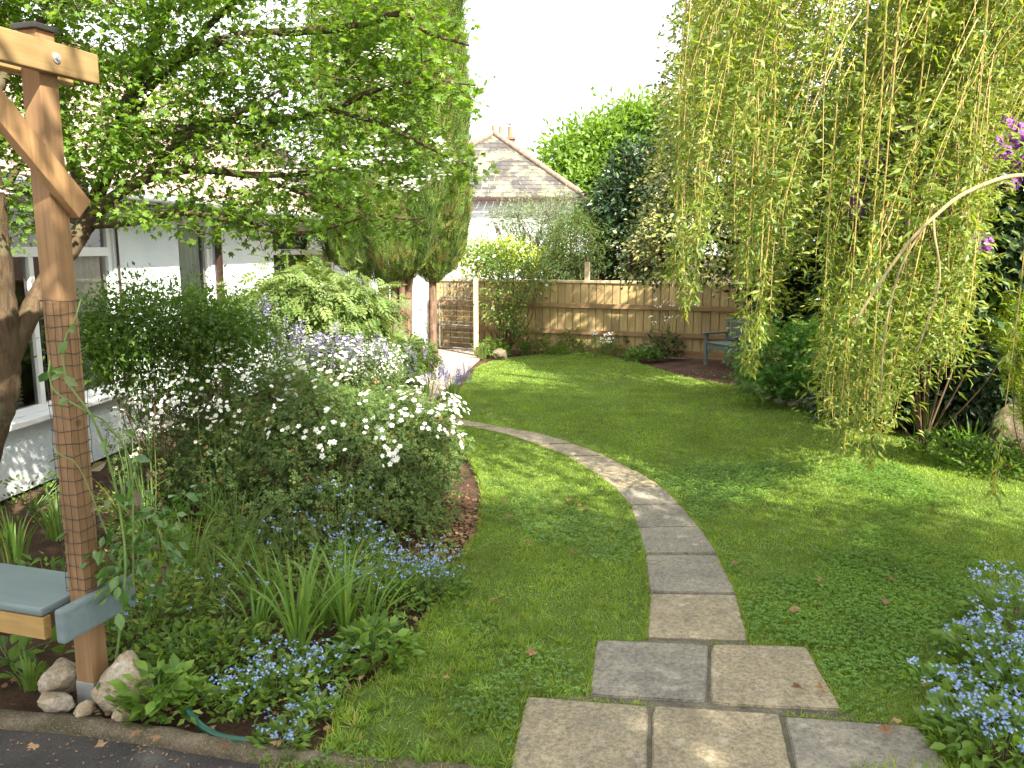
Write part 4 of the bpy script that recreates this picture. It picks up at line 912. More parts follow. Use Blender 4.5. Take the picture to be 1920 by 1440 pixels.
for (px, py, n, s_, lab) in [(55, 1292, 14, .22, 'low strap leaves on the soil under the seat'), (790, 1432, 22, .10, 'small weed tuft sprouting at the kerb beside the lawn')]:
    strap('low_weed', lab, 'weed', G(px, py), n, s_, .014, .08)
# three-cornered leeks
for (px, py, lab) in [(275, 980, 'cream-flowered leek stems beside the arbour post'), (350, 960, 'cream-flowered leek stems before the loose shrub'), (420, 985, 'cream-flowered leek stems leaning on the rounded shrub')]:
    o = strap('flowering_leek', lab, 'flower', G(px, py), 16, .4, .009, .12, group='flowering leeks in the left bed'); flowerheads(o, 12, .82, .22, 'cream', FLOWER, .030, 5, hs=.022, stemr=.003)
# forget-me-nots
FG = 'forget-me-not clumps in the left bed'
fm = [(520, 1290, 36, .22, .16, 'forget-me-nots at the front of the bed near the kerb'), (450, 1320, 20, .14, .13, 'forget-me-nots by the end of the green hose'), (600, 1270, 26, .18, .14, 'forget-me-nots where bed meets thin grass'),
      (720, 1120, 70, .34, .26, 'broad drift of forget-me-nots under the rounded shrub'), (800, 1110, 60, .24, .24, 'forget-me-nots spilling over onto the lawn edge'), (660, 1060, 40, .28, .28, 'forget-me-nots threaded under the shrub skirt'), (560, 1080, 16, .26, .38, 'sparse taller forget-me-nots behind the strap leaves'),
      (430, 1180, 14, .26, .30, 'scattered forget-me-nots left of the strap leaves'), (250, 1230, 12, .14, .30, 'few forget-me-nots beside the seat end board'), (530, 1395, 18, .12, .09, 'forget-me-nots hanging over the kerb'), (640, 1020, 18, .3, .4, 'blue specks rising against the white-flowered shrub'), (590, 1340, 14, .1, .08, 'lone small forget-me-not tuft at the thin grass')]
for (px, py, n, sp, z, lab) in fm:
    o = plant('forget_me_not', lab, 'flower', (*G(px, py)[:2], 0), FG); leafymound(o, int(n * 8), sp, sp, z * .6, .05, 'forget', LEAF); flowerheads(o, int(n * 1.0), z, sp, 'blue', FLOWER4, .0115, 5, hs=.009)
for (px, py, n, sp, z, lab) in [(1880, 1400, 90, .3, .2, 'dense forget-me-nots at the bottom right corner'), (1870, 1250, 60, .26, .24, 'forget-me-nots above the dense corner clump'), (1900, 1180, 50, .26, .3, 'tallest forget-me-nots at the right frame edge'), (1760, 1290, 14, .14, .1, 'small forget-me-not tuft nearest the paving'), (1960, 1330, 60, .3, .25, 'forget-me-nots cut off by the right frame edge')]:
    o = plant('forget_me_not', lab, 'flower', (*G(px, py)[:2], 0), 'forget-me-not clumps at the right corner'); leafymound(o, int(n * 7), sp, sp, z * .7, .06, 'forget', OVAL); flowerheads(o, int(n * 1.1), z, sp, 'blue', FLOWER4, .013, 6, hs=.010)
# bluebells
for (px, py, lab) in [(800, 742, 'bluebell clump left of the group by the path end'), (845, 745, 'bluebell clump next to the sunlit lawn')]:
    o = strap('bluebell_clump', lab, 'flower', G(px, py), 50, .34, .014, .3); c = np.stack([rng.uniform(-.32, .32, 34), rng.uniform(-.3, .3, 34), rng.uniform(.2, .3, 34)], 1); racemes(o, c, 16, .2, 'bell', 'flowers', .022, up=True)
# leafy herbs
for (px, py, n, sx, h, sz, m_, T, lab) in [(300, 1330, 260, .17, .2, .075, 'forget', OVAL, 'bright green leafy clump beside the largest rock'), (300, 1180, 600, .26, .42, .05, 'cover', LEAF, 'leafy mound behind the seat end board'),
      (400, 1130, 900, .34, .5, .045, 'cover', FERN, 'ferny yellow-green plant left of the strap leaves'), (700, 1230, 300, .2, .16, .07, 'forget', OVAL, 'broad-leaved green plant at the lawn edge of the bed'), (345, 1250, 380, .24, .2, .05, 'darkshrub', LEAF, 'dark leafy plant behind the bright green clump'),
      (420, 1240, 420, .26, .18, .05, 'cover', LEAF, 'low mixed herbs in front of the strap leaves'), (20, 1245, 60, .25, .12, .1, 'forget', OVAL, 'broad yellow-green leaves under the seat'), (590, 1350, 14, .06, .08, .07, 'forget', OVAL, 'small two-leaved seedling in the thin grass'), (480, 1060, 700, .4, .45, .04, 'potentilla', CINQ, 'low spreading foliage at the foot of the rounded shrub'),
      (600, 1130, 500, .4, .3, .05, 'cover', LEAF, 'mixed foliage behind the tallest strap leaves'), (90, 1120, 200, .3, .25, .07, 'darkshrub', LEAF, 'dark foliage behind the seat board'), (60, 960, 260, .45, .3, .05, 'darkshrub', LEAF, 'dark low foliage at the foot of the bungalow wall')]:
    o = plant('leafy_plant', lab, 'plant', (*G(px, py)[:2], 0)); leafymound(o, n, sx, sx * .9, h, sz, m_, T); 
    mb = MB(); stems(mb, (0, 0, 0), [npv(random.uniform(-sx, sx) * .7, random.uniform(-sx, sx) * .7, h * .7) for _ in range(14)], .004, .0015); mb.build('stems', 'stemgreen', o)
# twining vine on the arbour post
def vine():
    Y = AB.y; o = plant('twining_vine', 'twining vine with glossy leaves climbing the netted post', 'climber', (AB.x + .1, AB.y - .02, 0)); off = Vector((o.location.x, o.location.y, 0))
    mb = MB(); lp = []
    for pts, r in [([(215, 1260, Y), (235, 1080, Y - .05), (225, 960, Y - .02), (200, 850, Y - .06), (168, 775, Y - .12), (125, 710, Y - .12), (122, 640, Y - .12), (140, 600, Y - .1), (152, 560, Y - .05)], .006),
                   ([(250, 1100, Y + .02), (245, 880, Y), (205, 800, Y - .05), (160, 770, Y - .12), (105, 735, Y - .12), (92, 700, Y - .1), (94, 675, Y - .06)], .005),
                   ([(230, 1150, Y), (270, 980, Y + .1), (240, 850, Y + .1), (190, 790, Y)], .004), ([(200, 1000, Y - .08), (150, 880, Y - .14), (110, 850, Y - .14), (82, 815, Y - .1)], .003)]:
        c = curve([P(*q) - off for q in pts], 8); tube(mb, c, [r, r * .5], 6); lp += [np.array(tuple(q)) for q in c]
    mb.build('stem', 'stemgreen', o, True)
    lp = np.array(lp); k = rng.choice(len(lp), 22); mb = MB(); n = len(k); fw = rv(n) * np.array([1, .4, .5]) + np.array([0, -.2, -.8]); inst(mb, OVAL, lp[k] + rv(n, .02), fw, rv(n, .4) + np.array([0, -1., .3]), rng.uniform(.05, .08, n))
    c, d = blobpts(wblob(o, [pB(235, 1010, Y + .05, 45, 90, .12), pB(300, 1000, Y + .15, 70, 70, .15), pB(240, 1100, Y + .05, 35, 60, .1)]), 60, .3); c = np.concatenate([c[:, :2], c[:, 2:3] + 0], 1); leaves(mb, OVAL, c, d, 4, .05, .07, .6, .4)
    mb.build('leaves', 'vine', o)
vine()
# ground cover over bare soil of the beds
def cover():
    mb = MB(); n = 26000; BED = g2((180, 1345), (470, 1395), (590, 1425), (640, 1330), (760, 1225), (830, 1120), (868, 1060), (860, 900), (850, 780), (600, 760), (180, 930), (190, 1200))
    x = rng.uniform(-4, 0, n); y = rng.uniform(2.6, 9, n); k = inpoly(x, y, BED); x = x[k]; y = y[k]
    d = np.sin(x * 5 + 1) * np.sin(y * 6) ; k = rng.random(len(x)) < .62 + .35 * d; x = x[k]; y = y[k]; n = len(x)
    h = rng.uniform(.01, .13, n); inst(mb, LEAF, np.stack([x, y, h], 1), rv(n) * np.array([1, 1, .5]) + np.array([0, 0, .35]), rv(n, .4) + np.array([0, 0, 1.]), rng.uniform(.025, .06, n))
    o = mb.build('ground_cover', 'cover'); tag(o, 'low leafy ground cover over the soil of the left bed', 'ground cover', kind='stuff')
    # leaf litter
    mb = MB(); n = 2600; x = rng.uniform(-3.6, 0, n); y = rng.uniform(2.7, 6.5, n); k = inpoly(x, y, BED + []) ; k |= (y < 4.2) & (x < -1.5) & (y > 3.35 + .0 * x) & (rng.random(n) < .5); x = x[k]; y = y[k]; n = len(x)
    inst(mb, LOBED, np.stack([x, y, rng.uniform(0, .02, n)], 1), rv(n) * np.array([1, 1, .25]), rv(n, .3) + np.array([0, 0, 1.]), rng.uniform(.02, .045, n))
    g_ = G(860, 1000)
    for (px, py, s1, s2, m_) in ((868, 985, .13, .35, 700), (1330, 700, .9, .3, 300)):
        g_ = G(px, py); q = np.stack([g_.x + rng.normal(0, s1, m_), g_.y + rng.normal(0, s2, m_), rng.uniform(.0, .015, m_)], 1); k = ~inpoly(q[:, 0], q[:, 1], LAWN); q = q[k]; m_ = len(q)
        inst(mb, LOBED, q, rv(m_) * np.array([1, 1, .25]), rv(m_, .3) + np.array([0, 0, 1.]), rng.uniform(.02, .045, m_))
    n = 420; x = rng.uniform(-2.6, .2, n); y = np.interp(x, [p.x for p in KERB], [p.y for p in KERB]) - .05 - abs(rng.normal(0, .14, n)); inst(mb, LEAF, np.stack([x, y, np.full(n, -.012)], 1), rv(n) * npv(1, 1, .1), rv(n, .2) + npv(0, 0, 1), rng.uniform(.006, .022, n))
    o = mb.build('leaf_litter', 'litter'); tag(o, 'brown leaf litter scattered over the bed soil and kerb', 'leaf litter', kind='stuff')
cover()
# single fallen leaves that show on lawn, paving and road
fl = [(1073, 948), (1087, 958), (1092, 966), (993, 1031), (1075, 1043), (950, 948), (960, 978), (1382, 1066), (1478, 1156), (1530, 1102), (1675, 1100), (1725, 1297), (1658, 1145), (1548, 1307), (178, 1418), (245, 1395), (305, 1400), (75, 1412), (425, 1415), (530, 1410), (1490, 1310), (1665, 1395), (1008, 1238), (925, 1135), (1690, 1375), (840, 1290)]
where = ['on the lawn near the path bend', 'on the lawn beside the path bend', 'on the lawn by the curled pair', 'alone in the lawn left of the path', 'dark and curled in the lawn left of the path', 'on the lawn near the bed edge', 'on the lawn just below the bed edge', 'pale at the right edge of the path', 'in clover right of the path', 'small and pale right of the path', 'in clover before the blue flowers', 'at the edge of the blue flowers', 'in clover above the right paving', 'on the corner of the right paving', 'on the tarmac by the kerb', 'curled against the kerb on tarmac', 'on the tarmac right of the curled one', 'at the left of the tarmac', 'brown at the kerb below the hose', 'reddish on the kerb below the blue flowers', 'on the buff paving slab', 'on the grey corner slab', 'on thin grass near the first slab', 'on the sunlit lawn patch', 'beside another on the grey corner slab', 'on the thin bare grass patch']
for (p, wh) in zip(fl, where):
    q = G(*p); mb = MB(); T = LOBED; V, F, mi = T
    V = V.copy(); V[:, 2] += rng.uniform(-.12, .25, len(V)); a = random.uniform(0, 6.28)
    inst(mb, (V, F, mi), np.array([[0, 0, .03]]), np.array([[math.cos(a), math.sin(a), .1]]), np.array([[.1, -.2, 1.]]), random.uniform(.045, .07)); o = mb.build('fallen_leaf', 'litter'); o.location = (q.x, q.y, .012)
    tag(o, 'curled brown fallen leaf ' + wh, 'leaf', 'fallen leaves on lawn and paving')
# rocks
def rock(name, label, px, py, sx, sy, sz, mat, seed, group=None, rz=0):
    random.seed(seed); bm = bmesh.new(); bmesh.ops.create_icosphere(bm, subdivisions=4, radius=1)
    ph = [Vector((random.uniform(-1, 1), random.uniform(-1, 1), random.uniform(-1, 1))).normalized() for _ in range(11)]; dd = [random.uniform(.55, .85) for _ in ph]
    from mathutils import noise as mn
    for v in bm.verts:
        p = v.co.copy()
        for n_, d_ in zip(ph, dd):
            t_ = p.dot(n_)
            if t_ > d_: p -= n_ * (t_ - d_) * .92
        p *= 1 + .10 * mn.noise(p * 2.2 + Vector((seed, 0, 0))) + .05 * mn.noise(p * 6 + Vector((seed, 3, 0))) + .025 * mn.noise(p * 14)
        v.co = Vector((p.x * sx, p.y * sy, p.z * sz))
    for f in bm.faces: f.smooth = True
    me = bpy.data.meshes.new(name); bm.to_mesh(me); bm.free(); me.materials.append(M[mat]); o = bpy.data.objects.new(name, me); COL.objects.link(o)
    q = G(px, py); o.location = (q.x, q.y, sz * .62); o.rotation_euler = (random.uniform(-.2, .2), random.uniform(-.2, .2), rz); return tag(o, label, 'rock', group)
RG = 'rocks round the arbour post foot'
rock('rock', 'largest tan rock leaning against the right of the post foot', 236, 1315, .145, .12, .155, 'stone', 3, RG, .5)
rock('rock', 'tan rock behind the left side of the post foot', 122, 1292, .11, .10, .09, 'stone', 5, RG)
rock('rock', 'whitish rock at the left end of the post-foot group', 104, 1332, .08, .065, .055, 'stone', 8, RG)
rock('rock', 'small white-edged rock on the kerb before the post shoe', 158, 1343, .05, .04, .042, 'stone', 11, RG, 1)
rock('rock', 'small cream rock before the bright green clump', 232, 1350, .045, .045, .045, 'stone', 13, RG, 2)
rock('boulder', 'large mossy boulder at the right frame edge under the willow', 1905, 850, .42, .4, .36, 'mosstone', 17)
rock('rock', 'low rounded stone at the foot of the climbing rose', 936, 675, .15, .13, .16, 'mosstone', 19)
EG = 'stones edging the bed under the willow'
for k, (px, py, s_, lab) in enumerate([(1430, 742, .11, 'pale tall edging stone nearest the bench'), (1440, 750, .10, 'brown edging stone next to the pale one'), (1462, 757, .08, 'flat edging stone in the middle of the row'), (1490, 762, .10, 'edging stone near the maple leaves'), (1516, 765, .09, 'small grey edging stone beside the strap leaves'), (1528, 768, .07, 'last edging stone before the willow curtain')]):
    rock('edging_stone', lab, px, py, s_, s_ * .8, s_ * .55, 'stone', 30 + k, EG)
random.seed(5)
mb = MB(); tube(mb, curve([G(352, 1330, .05), G(362, 1345, .03), G(385, 1366, .02), G(420, 1382, .018), G(478, 1390, .018), G(520, 1398, -.03)], 10), .0135, 10, cap=True); o = mb.build('hose', 'hose', smooth=True); tag(o, 'dark green hose curving out of the bed onto the kerb', 'hose')
#SECTION back plants
bush('climbing_rose', 'climbing rose spilling over the fence beside the gate post', 'climber', (P(945, 660, 15.9).x, 15.9),
     [pB(935, 490, 16, 65, 30, .5), pB(975, 530, 15.9, 50, 40, .4), pB(905, 475, 16.2, 40, 22, .4), pB(940, 570, 15.8, 40, 45, .3), pB(960, 600, 15.7, 25, 30, .25), pB(1010, 510, 16, 25, 25, .2)], 620, 6, .08, 'rose', LEAF, .10, .2, 26, r0=.014, fl=('cream', FLOWER, 16, 1, .03, .07))
bush('garden_hedge', 'yellow-green hedge glowing behind the gate', 'hedge', (P(900, 600, 18.5).x, 18.5), [pB(900, 480, 18.5, 70, 25, .5), pB(960, 480, 18.5, 55, 25, .5), pB(900, 560, 18.6, 60, 50, .4)], 600, 8, .1, 'gold', LEAF, .12, .6, 30)
bush('grey_green_shrub', 'silvery grey-green shrub in front of the white neighbour house', 'shrub', (P(1010, 560, 20).x, 20), [pB(1000, 420, 20, 75, 40, 1), pB(1060, 400, 20.5, 45, 35, .8), pB(960, 410, 20, 40, 18, .6), pB(1010, 480, 20, 60, 40, .8)], 900, 7, .13, 'olive', THIN, .2, .4, 50, r0=.03)
bush('round_green_shrub', 'soft mid-green rounded shrub above the fence post', 'shrub', (P(1085, 560, 18.5).x, 18.5), [pB(1085, 460, 18.5, 55, 60, .8), pB(1050, 500, 18.5, 45, 30, .7)], 1100, 9, .11, 'potentilla', THIN, .12, .6, 40, r0=.03)
bush('blue_green_tree', 'dark blue-green tree between the round shrub and the variegated holly', 'tree', (P(1180, 560, 19).x, 19), [pB(1180, 440, 19, 65, 110, 1.2), pB(1210, 350, 19.5, 70, 80, 1.2), pB(1150, 390, 19, 40, 40, .6)], 1500, 8, .15, 'laurel', LEAF, .2, .5, 50, r0=.05)
def bigtree(name, label, base, blobs, ncl, per, size, mat, spread, trunk_r, h, T=LEAF, shell=.4):
    o = plant(name, label, 'tree', (base[0], base[1], 0)); bl = wblob(o, blobs); c, d = blobpts(bl, ncl, shell); mb = MB()
    tube(mb, curve([(0, 0, 0), (.1, .05, h * .35), (0, 0, h * .7), (.1, 0, h)], 6), [trunk_r * 1.2, trunk_r, trunk_r * .7, trunk_r * .3], 10, wob=.08)
    for b_ in bl: 
        q = np.array(b_[0]); tube(mb, curve([(0, 0, h * .35), tuple(q * npv(.5, .5, 0) + npv(0, 0, h * .35 + (q[2] - h * .35) * .6)), tuple(q)], 6), [trunk_r * .5, trunk_r * .15], 7)
        kk = [t_ for t_ in c if np.linalg.norm((t_ - q) / np.array(b_[1])) < 1.1][:26]
        for t_ in kk: tube(mb, [q, (q + t_) / 2 + rng.normal(0, .08, 3), t_], [trunk_r * .12, .006], 4)
    mb.build('trunk', 'bark', o, True); mb = MB(); leaves(mb, T, c, d, per, spread, size); mb.build('crown', mat, o); return o
bigtree('leafy_tree', 'bright green broadleaf tree rising behind the slate-roofed house', (P(1180, 500, 52).x, 52), [pB(1120, 300, 52, 70, 62, 3), pB(1190, 270, 53, 75, 65, 3), pB(1065, 305, 51, 42, 36, 2), pB(1250, 250, 52, 60, 50, 3), pB(1100, 360, 50, 70, 40, 3), pB(1190, 370, 50, 75, 55, 3), pB(1028, 322, 50, 25, 20, 1.5)], 2600, 9, .46, 'oak', .75, .45, 9)
bigtree('variegated_holly', 'tall variegated holly with cream-edged leaves overhanging the fence', (P(1500, 600, 13.2).x, 13.4),
        [pB(1330, 440, 12.0, 130, 90, 1.0), pB(1240, 470, 12.2, 65, 65, .6), pB(1350, 300, 12.2, 110, 120, 1.0), pB(1270, 350, 12.3, 65, 70, .7), pB(1300, 190, 12.4, 60, 90, .6), pB(1390, 130, 12.4, 90, 120, 1.), pB(1430, 400, 12, 80, 120, 1.), pB(1310, 60, 12.4, 50, 60, .5), pB(1190, 500, 12.3, 40, 26, .3), pB(1390, -60, 12.4, 110, 90, 1)], 3800, 9, .075, 'variegated', .10, .16, 4.5, OVAL)
# dark evergreens at the right back
for (px, Y, rx, py, ry, lab) in [(1500, 13.0, 110, 430, 190, 'dark evergreen tree standing behind the bench corner'), (1640, 12.0, 130, 420, 240, 'dark evergreen tree behind the middle of the willow curtain'), (1800, 11.0, 150, 430, 260, 'dark evergreen tree behind the purple rhododendron flowers'), (1980, 10.5, 170, 420, 300, 'dark evergreen tree at the right frame edge'), (1720, 13.5, 160, 180, 200, 'tallest dark evergreen showing through the top of the willow')]:
    bigtree('evergreen_tree', lab, (P(px, 600, Y).x, Y), [pB(px, py, Y, rx, ry, 1.1), pB(px + 30, py - ry * .7, Y + .2, rx * .7, ry * .5, .9), pB(px - 20, py + ry * .55, Y - .3, rx * .7, ry * .45, .8)], 1500, 8, .12, 'laurel', .16, .14, 3.4)
rh = bush('rhododendron', 'rhododendron with purple flower heads seen through the willow', 'shrub', (P(1740, 700, 8.1).x, 8.1), [pB(1700, 400, 7.1, 110, 130, .5), pB(1850, 380, 7.0, 110, 140, .5), pB(1780, 510, 7.3, 150, 90, .5)], 700, 8, .13, 'laurel', OVAL, .12, .6, 16, r0=.012)
mb = MB()
for (px, py) in [(1648, 283), (1660, 310), (1607, 350), (1668, 345), (1605, 388), (1668, 412), (1675, 423), (1820, 235), (1855, 265), (1828, 315), (1885, 340), (1850, 280), (1815, 448), (1835, 460), (1890, 240), (1690, 300), (1900, 300), (1760, 330), (1640, 300), (1720, 350), (1790, 270), (1870, 290), (1640, 380), (1700, 240), (1910, 260), (1780, 400)]:
    p = P(px, py, 6.25) - Vector((rh.location.x, rh.location.y, 0)); n = 40; d = nrm(rv(n)); d[:, 1] = -abs(d[:, 1]); mb = MB(); inst(mb, FLOWER, np.array(tuple(p)) + d * rng.uniform(.03, .10, n)[:, None] * npv(1.2, 1, .8), np.cross(d, rv(n)), d, .065); mb.build('flower_head', ['purple', 'purple'], rh)
for (px, py, Y, rx, ry, lab) in [(1610, 700, 9.6, 60, 80, 'dark glossy shrub behind the lowest willow tips'), (1720, 690, 9.2, 70, 90, 'dark glossy shrub between willow tips and boulder'), (1830, 690, 8.8, 70, 90, 'dark glossy shrub behind the boulder'), (1930, 720, 8.9, 60, 90, 'dark glossy shrub behind the golden conifer')]:
    bush('evergreen_shrub', lab, 'shrub', (P(px, 700, Y).x, Y), [pB(px, py, Y, rx, ry, .5), pB(px - 20, py + 50, Y - .2, rx * .8, ry * .5, .4)], 420, 8, .10, 'laurel', OVAL, .09, .5, 12)
bush('maple_shrub', 'low spreading green maple with pointed leaves under the evergreens', 'shrub', (P(1470, 740, 10.8).x, 10.9), [pB(1460, 670, 10.8, 85, 45, .6), pB(1530, 650, 10.8, 60, 45, .5), pB(1440, 715, 10.5, 60, 25, .4), pB(1510, 715, 10.4, 55, 32, .4), pB(1470, 630, 10.9, 70, 18, .4)], 900, 6, .085, 'maple', MAPLE, .08, .5, 50, flat=1.2)
strap('iris_clump', 'blue-green strap leaves at the right end of the edging stones', 'plant', G(1525, 768), 30, .75, .024, .12, 'darkshrub')
for (px, py, L, lab) in [(1650, 800, .5, 'strap-leaved clump in the shade behind the willow tips'), (1740, 825, .5, 'strap-leaved clump between willow and boulder'), (1600, 790, .4, 'strap-leaved clump at the lawn edge left of the willow tips'), (1820, 850, .4, 'strap-leaved clump touching the boulder')]:
    strap('shade_plant', lab, 'plant', G(px, py), 55, L, .02, .3, 'darkshrub', 'strap-leaved clumps in the right bed')
for (px, py, lab) in [(1810, 790, 'pale blue flowers in the shade left of the boulder'), (1700, 790, 'few pale blue flowers in the shaded bed')]:
    o = plant('forget_me_not', lab, 'flower', (*G(px, py)[:2], 0)); leafymound(o, 260, .3, .3, .25, .06, 'forget', LEAF); flowerheads(o, 26, .35, .3, 'blue', FLOWER4, .016, 8, hs=.012)
for (px, py, lab) in [(1870, 885, 'dark leafy plant in front of the boulder'), (1780, 860, 'leafy plant in the shaded right bed'), (1560, 740, 'dark green foliage behind the willow tips'), (1950, 870, 'leafy plant at the right frame edge before the boulder'), (1640, 770, 'dark foliage in the middle of the shaded bed'), (1720, 780, 'dark foliage left of the pale blue flowers')]:
    o = plant('leafy_plant', lab, 'plant', (*G(px, py)[:2], 0)); leafymound(o, 420, .45, .4, .3, .07, 'darkshrub', OVAL)
gg = bush('golden_conifer', 'golden-green feathery conifer bush at the right frame edge', 'conifer', (P(1960, 700, 6.9).x, 6.9), [pB(1930, 600, 6.9, 66, 66, .3), pB(1955, 690, 6.9, 55, 60, .3), pB(1985, 770, 6.9, 60, 60, .3)], 1700, 12, .05, 'gold', THIN, .03, .85, 8, droop=-.5)
# border plants along the fence
for k, (px, py, w_, h, T, m_, lab) in enumerate([(925, 668, .3, .35, LEAF, 'forget', 'bright leaves at the foot of the gate post'), (1000, 662, .35, .6, LEAF, 'rose', 'sunlit yellow-green border plant at the fence'), (1075, 660, .3, .5, LEAF, 'cover', 'border plant below the fence rail'), (1125, 668, .42, .38, THIN, 'darkshrub', 'dark strap-leaved mound with pale blue specks'),
                                     (1160, 664, .3, .42, THIN, 'darkshrub', 'dark mound right of the blue-specked one'), (1205, 676, .35, .28, OVAL, 'maple', 'bright low hosta-like leaves on the lawn edge'), (1240, 672, .4, .6, LEAF, 'laurel', 'dark bushy border plant left of the bench'), (1030, 655, .3, .4, LEAF, 'rose', 'reddish-leaved border plant by the fence'), (1045, 664, .25, .18, THIN, 'forget', 'low pale tuft at the lawn edge'), (1340, 668, .25, .3, LEAF, 'darkshrub', 'dark tuft behind the bench seat')]):
    o = plant('border_plant', lab, 'plant', (*G(px, py)[:2], 0), 'border plants along the fence'); leafymound(o, 330, w_, w_ * .6, h, .09, m_, T)
    if k in (3, 6): flowerheads(o, 14, h + (.5 if k == 6 else .05), .3, 'white', FLOWER4, .035, 5, hs=.03, stemr=.004)
for (px, py, lab) in [(905, 672, 'pale sunlit grass tuft at the gate post foot'), (950, 664, 'pale grass stems under the climbing rose'), (985, 664, 'sunlit grass stems right of the climbing rose')]:
    strap('grassy_tuft', lab, 'plant', G(px, py), 50, .4, .018, .2, 'wisteria', 'sunlit tufts below the climbing rose')
# ================================================================== GARDEN BENCH
def bench():
    fl_, fr_ = G(1323, 681), G(1381, 693); back = None
    dx = (fr_ - fl_); W = .86; ang = R(-66.5)
    b = thing('garden_bench', 'grey-green slatted garden bench in the shaded fence corner', 'bench', (fl_.x + .0, fl_.y, 0), ang)
    D = .46; h = .385
    for x in (0, W):
        for y in (0, D): boxes('leg', [(x, y, (.525 if y == 0 else .75) / 2, .06, .05, .60 if y == 0 else .84)], 'benchpaint', b, .006)
        boxes('armrest', [(x, D / 2 - .06, .54, .075, D + .06, .03)], 'benchpaint', b, .008)
        boxes('side_rail', [(x, D / 2, h - .06, .035, D - .05, .07)], 'benchpaint', b, .004)
    boxes('seat', [(W / 2, .0 + k * .078, h, W - .02, .07, .022) for k in range(6)], 'benchpaint', b, .005)
    boxes('front_rail', [(W / 2, .005, h - .065, W - .06, .03, .085)], 'benchpaint', b, .005)
    boxes('backrest', [(W / 2, D, .765, W + .04, .045, .07), (W / 2, D, h + .08, W - .06, .035, .05)] + [(.12 + k * (W - .24) / 11, D, (.735 + h + .1) / 2, .04, .018, .735 - h - .1) for k in range(12)], 'benchpaint', b, .004)
    for x, sg in ((.075, 1), (W - .075, -1)): boxes('bracket', [(x, .005, h - .135, .13, .028, .03, Matrix.Rotation(R(45) * sg, 3, 'Y'))], 'benchpaint', b, .004)
bench()
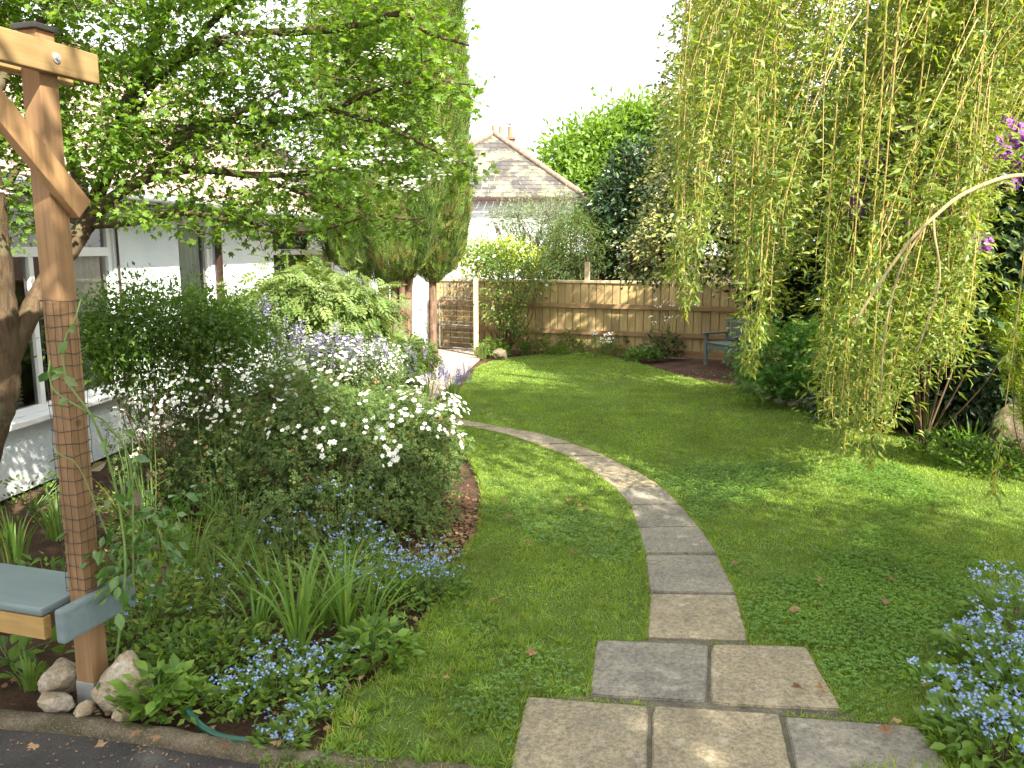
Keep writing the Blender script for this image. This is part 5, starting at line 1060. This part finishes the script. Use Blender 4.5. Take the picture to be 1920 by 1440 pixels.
#SECTION willow
def willow():
    bx, by = 5.6, 7.0; o = plant('weeping_willow', 'weeping contorted willow with long yellow-green strands filling the right side', 'tree', (bx, by, 0))
    mb = MB(); tube(mb, curve([(0, 0, 0), (.1, .05, 1.2), (-.05, 0, 2.6), (.05, .1, 4.2), (0, 0, 5.6)], 6), [.24, .2, .17, .1], 12, wob=.08)
    heads = []
    for k in range(26):
        a = R(100 + k * 11.5 + random.uniform(-8, 8)); r = random.uniform(2.2, 4.3); z = random.uniform(4.4, 6.6)
        e = npv(math.cos(a) * r, math.sin(a) * r, z - random.uniform(.4, 1.4)); m = npv(math.cos(a) * r * .5, math.sin(a) * r * .5, z + .2)
        c = curve([(0, 0, random.uniform(2.4, 4.6)), tuple(m), tuple(e)], 8); tube(mb, c, [.06, .03, .01], 7); heads += c[6:]
    mb.build('trunk', 'bark', o, True); mb = MB()
    # the bare arching branch low at the right
    off = Vector((bx, by, 0))
    for pts, r in [([(2060, 380, 5.2), (1980, 340, 5.0), (1900, 330, 4.9), (1810, 362, 4.8), (1750, 408, 4.75), (1700, 460, 4.72), (1640, 545, 4.7), (1600, 610, 4.7)], .015), ([(1750, 408, 4.75), (1752, 440, 4.72), (1762, 520, 4.7), (1740, 600, 4.7), (1720, 660, 4.7)], .008), ([(1740, 415, 4.76), (1690, 500, 4.72), (1660, 620, 4.7), (1650, 760, 4.7)], .007), ([(2060, 380, 5.2), (2500, 360, 6.2)], .02)]:
        tube(mb, curve([P(*q) - off for q in pts], 8), [r, r * .5], 7)
    tube(mb, curve([P(2500, 360, 6.2) - off, (0, 0, 3.2)], 6), [.02, .04], 7)
    mb.build('arching_branch', 'palebranch', o, True)
    env_x = np.array([1240, 1262, 1285, 1305, 1340, 1375, 1400, 1440, 1470, 1500, 1540, 1570, 1610, 1650, 1690, 1740, 1790, 1840, 1880, 1940, 2100, 2300, 2600])
    env_y = np.array([440, 540, 575, 470, 430, 500, 690, 680, 480, 540, 800, 840, 850, 840, 760, 740, 690, 560, 470, 460, 600, 700, 700])
    ms = MB(); ml = MB(); N = 930
    pos = []; fw = []; szs = []; rn = []
    for k in range(N):
        px = rng.uniform(1262, 2000) if k < 900 else rng.uniform(2000, 2700)
        Y = rng.uniform(5.2, 8.2) if px < 1560 else 5.1 + 2.1 * rng.random() ** .6 if px < 1830 else rng.uniform(7.3, 8.0) if px < 2000 else rng.uniform(6.0, 9)
        if px < 1340 and rng.random() < .45: continue
        if (1445 < px < 1535 and rng.random() < .6) or (1590 < px < 1760 and rng.random() < .3): continue
        yb = np.interp(px, env_x, env_y); u = rng.random()
        if px < 1380 or 1460 < px < 1520: yb = yb - (u ** 1.1) * 420
        else: yb = yb - (u ** 1.6) * 640
        yb = yb + rng.normal(0, 12)
        b = np.array(tuple(P(px, yb, Y))) - npv(bx, by, 0)
        top = rng.uniform(4.4, 6.3); b[2] = max(b[2], .12)
        if rng.random() < .35: top = min(top, b[2] + rng.uniform(1.0, 2.2))
        if b[2] > top - .7: continue
        H = top - b[2]; n = int(H / .14) + 3; s = np.linspace(0, 1, n); kx = rng.uniform(.04, .38) * H ** 1.55 * (1 if px < 1720 else .4); ky = rng.normal(0, .03) * H
        c = np.stack([b[0] + kx * s ** 1.8 + .04 * np.sin(s * H * 3.1 + k) * s ** .3, b[1] + ky * s ** 2 + .03 * np.sin(s * H * 4 + 2 * k), b[2] + H * s], 1)
        tube(ms, c, [.0012, .0018, .004], 3)
        m = int(H / .0145); t = rng.random(m * 2); t = t[rng.random(m * 2) < .46 + .5 * np.sin(t * H * rng.uniform(3, 7) + k)]; m = len(t); q = np.stack([np.interp(t, s, c[:, j]) for j in range(3)], 1); q += rv(m, .006)
        a = rng.uniform(0, 6.28, m); out = np.stack([np.cos(a), np.sin(a), rng.uniform(-.9, .35, m)], 1)
        # short side shoots carry some of the leaves
        side = rng.random(m) < .6; q[side] += out[side] * (rng.random(side.sum()) ** 1.4 * .24)[:, None] * np.array([1, 1, 1.1])
        pos.append(q); fw.append(out + rv(m, .3)); szs.append(.035 + .085 * rng.random(m) ** 1.3); rn.append(np.clip(rng.normal(.5, .2, m) + rng.normal(0, .12), 0, 1))
    pos = np.concatenate(pos); fw = np.concatenate(fw); szs = np.concatenate(szs); rn = np.concatenate(rn); n = len(pos)
    CURL = T_([(0, 0, 0), (.10, .3, .05), (.09, .65, -.02), (.12, .95, -.3), (-.08, .65, .06), (-.10, .3, .0)], [(0, 1, 5), (1, 2, 4), (1, 4, 5), (2, 3, 4)])
    inst(ml, CURL, pos, fw, rv(n) + np.array([0, 0, .6]), szs, rn)
    ms.build('strands', 'willowtwig', o); ml.build('foliage', 'willow', o)
    # single long strands that stand out
    ms = MB(); ml = MB()
    for (px, yb, Y, topy) in [(1862, 930, 4.6, 600), (1630, 865, 5.0, 500), (1285, 585, 5.6, 0), (1300, 560, 5.6, 100), (1265, 520, 5.8, 0), (1410, 700, 5.4, 300), (1395, 690, 5.5, 300), (1425, 640, 5.5, 300), (1570, 845, 5.2, 450), (1600, 800, 5.2, 500), (1540, 700, 5.4, 400), (1690, 640, 5.3, 400), (1800, 560, 5.0, 300)]:
        b = np.array(tuple(P(px, yb, Y))) - npv(bx, by, 0); t_ = np.array(tuple(P(px + 25, topy, Y))) - npv(bx, by, 0); t_[2] = max(t_[2], 4.2)
        c = np.array([tuple(q) for q in curve([b, b * .6 + t_ * .4 + rng.normal(0, .03, 3), t_], 10)]); tube(ms, c, [.002, .005], 4)
        s = np.linspace(0, 1, len(c)); m = 170; t = rng.random(m) ** 1.5; q = np.stack([np.interp(t, s, c[:, j]) for j in range(3)], 1) + rv(m, .015); a = rng.uniform(0, 6.28, m)
        inst(ml, CURL, q, np.stack([np.cos(a) * .6, np.sin(a) * .6, -np.ones(m) * .9], 1), rv(m), rng.uniform(.05, .09, m))
    ms.build('long_strands', 'willowtwig', o); ml.build('long_strand_foliage', 'willow', o)
willow()
#SECTION offframe trees whose shade falls on the lawn
bigtree('shade_tree', 'broad garden tree standing out of frame behind the right shoulder', (5.0, -3.4), [((5.9, .2, 5.2), (1.5, 1.2, .8)), ((4.0, .6, 5.1), (1.3, 1.1, .7)), ((2.3, .4, 5.2), (1.2, 1.1, .7)), ((.9, -.1, 5.3), (1.2, 1.1, .7)), ((4.6, -1.5, 5.8), (1.7, 1.3, .9)), ((2.4, -1.7, 5.7), (1.6, 1.2, .9)), ((.6, -2.0, 5.8), (1.4, 1.2, .9)), ((6.9, -1.6, 5.8), (1.5, 1.4, 1.0))], 4200, 8, .15, 'oak', .24, .22, 5.4)
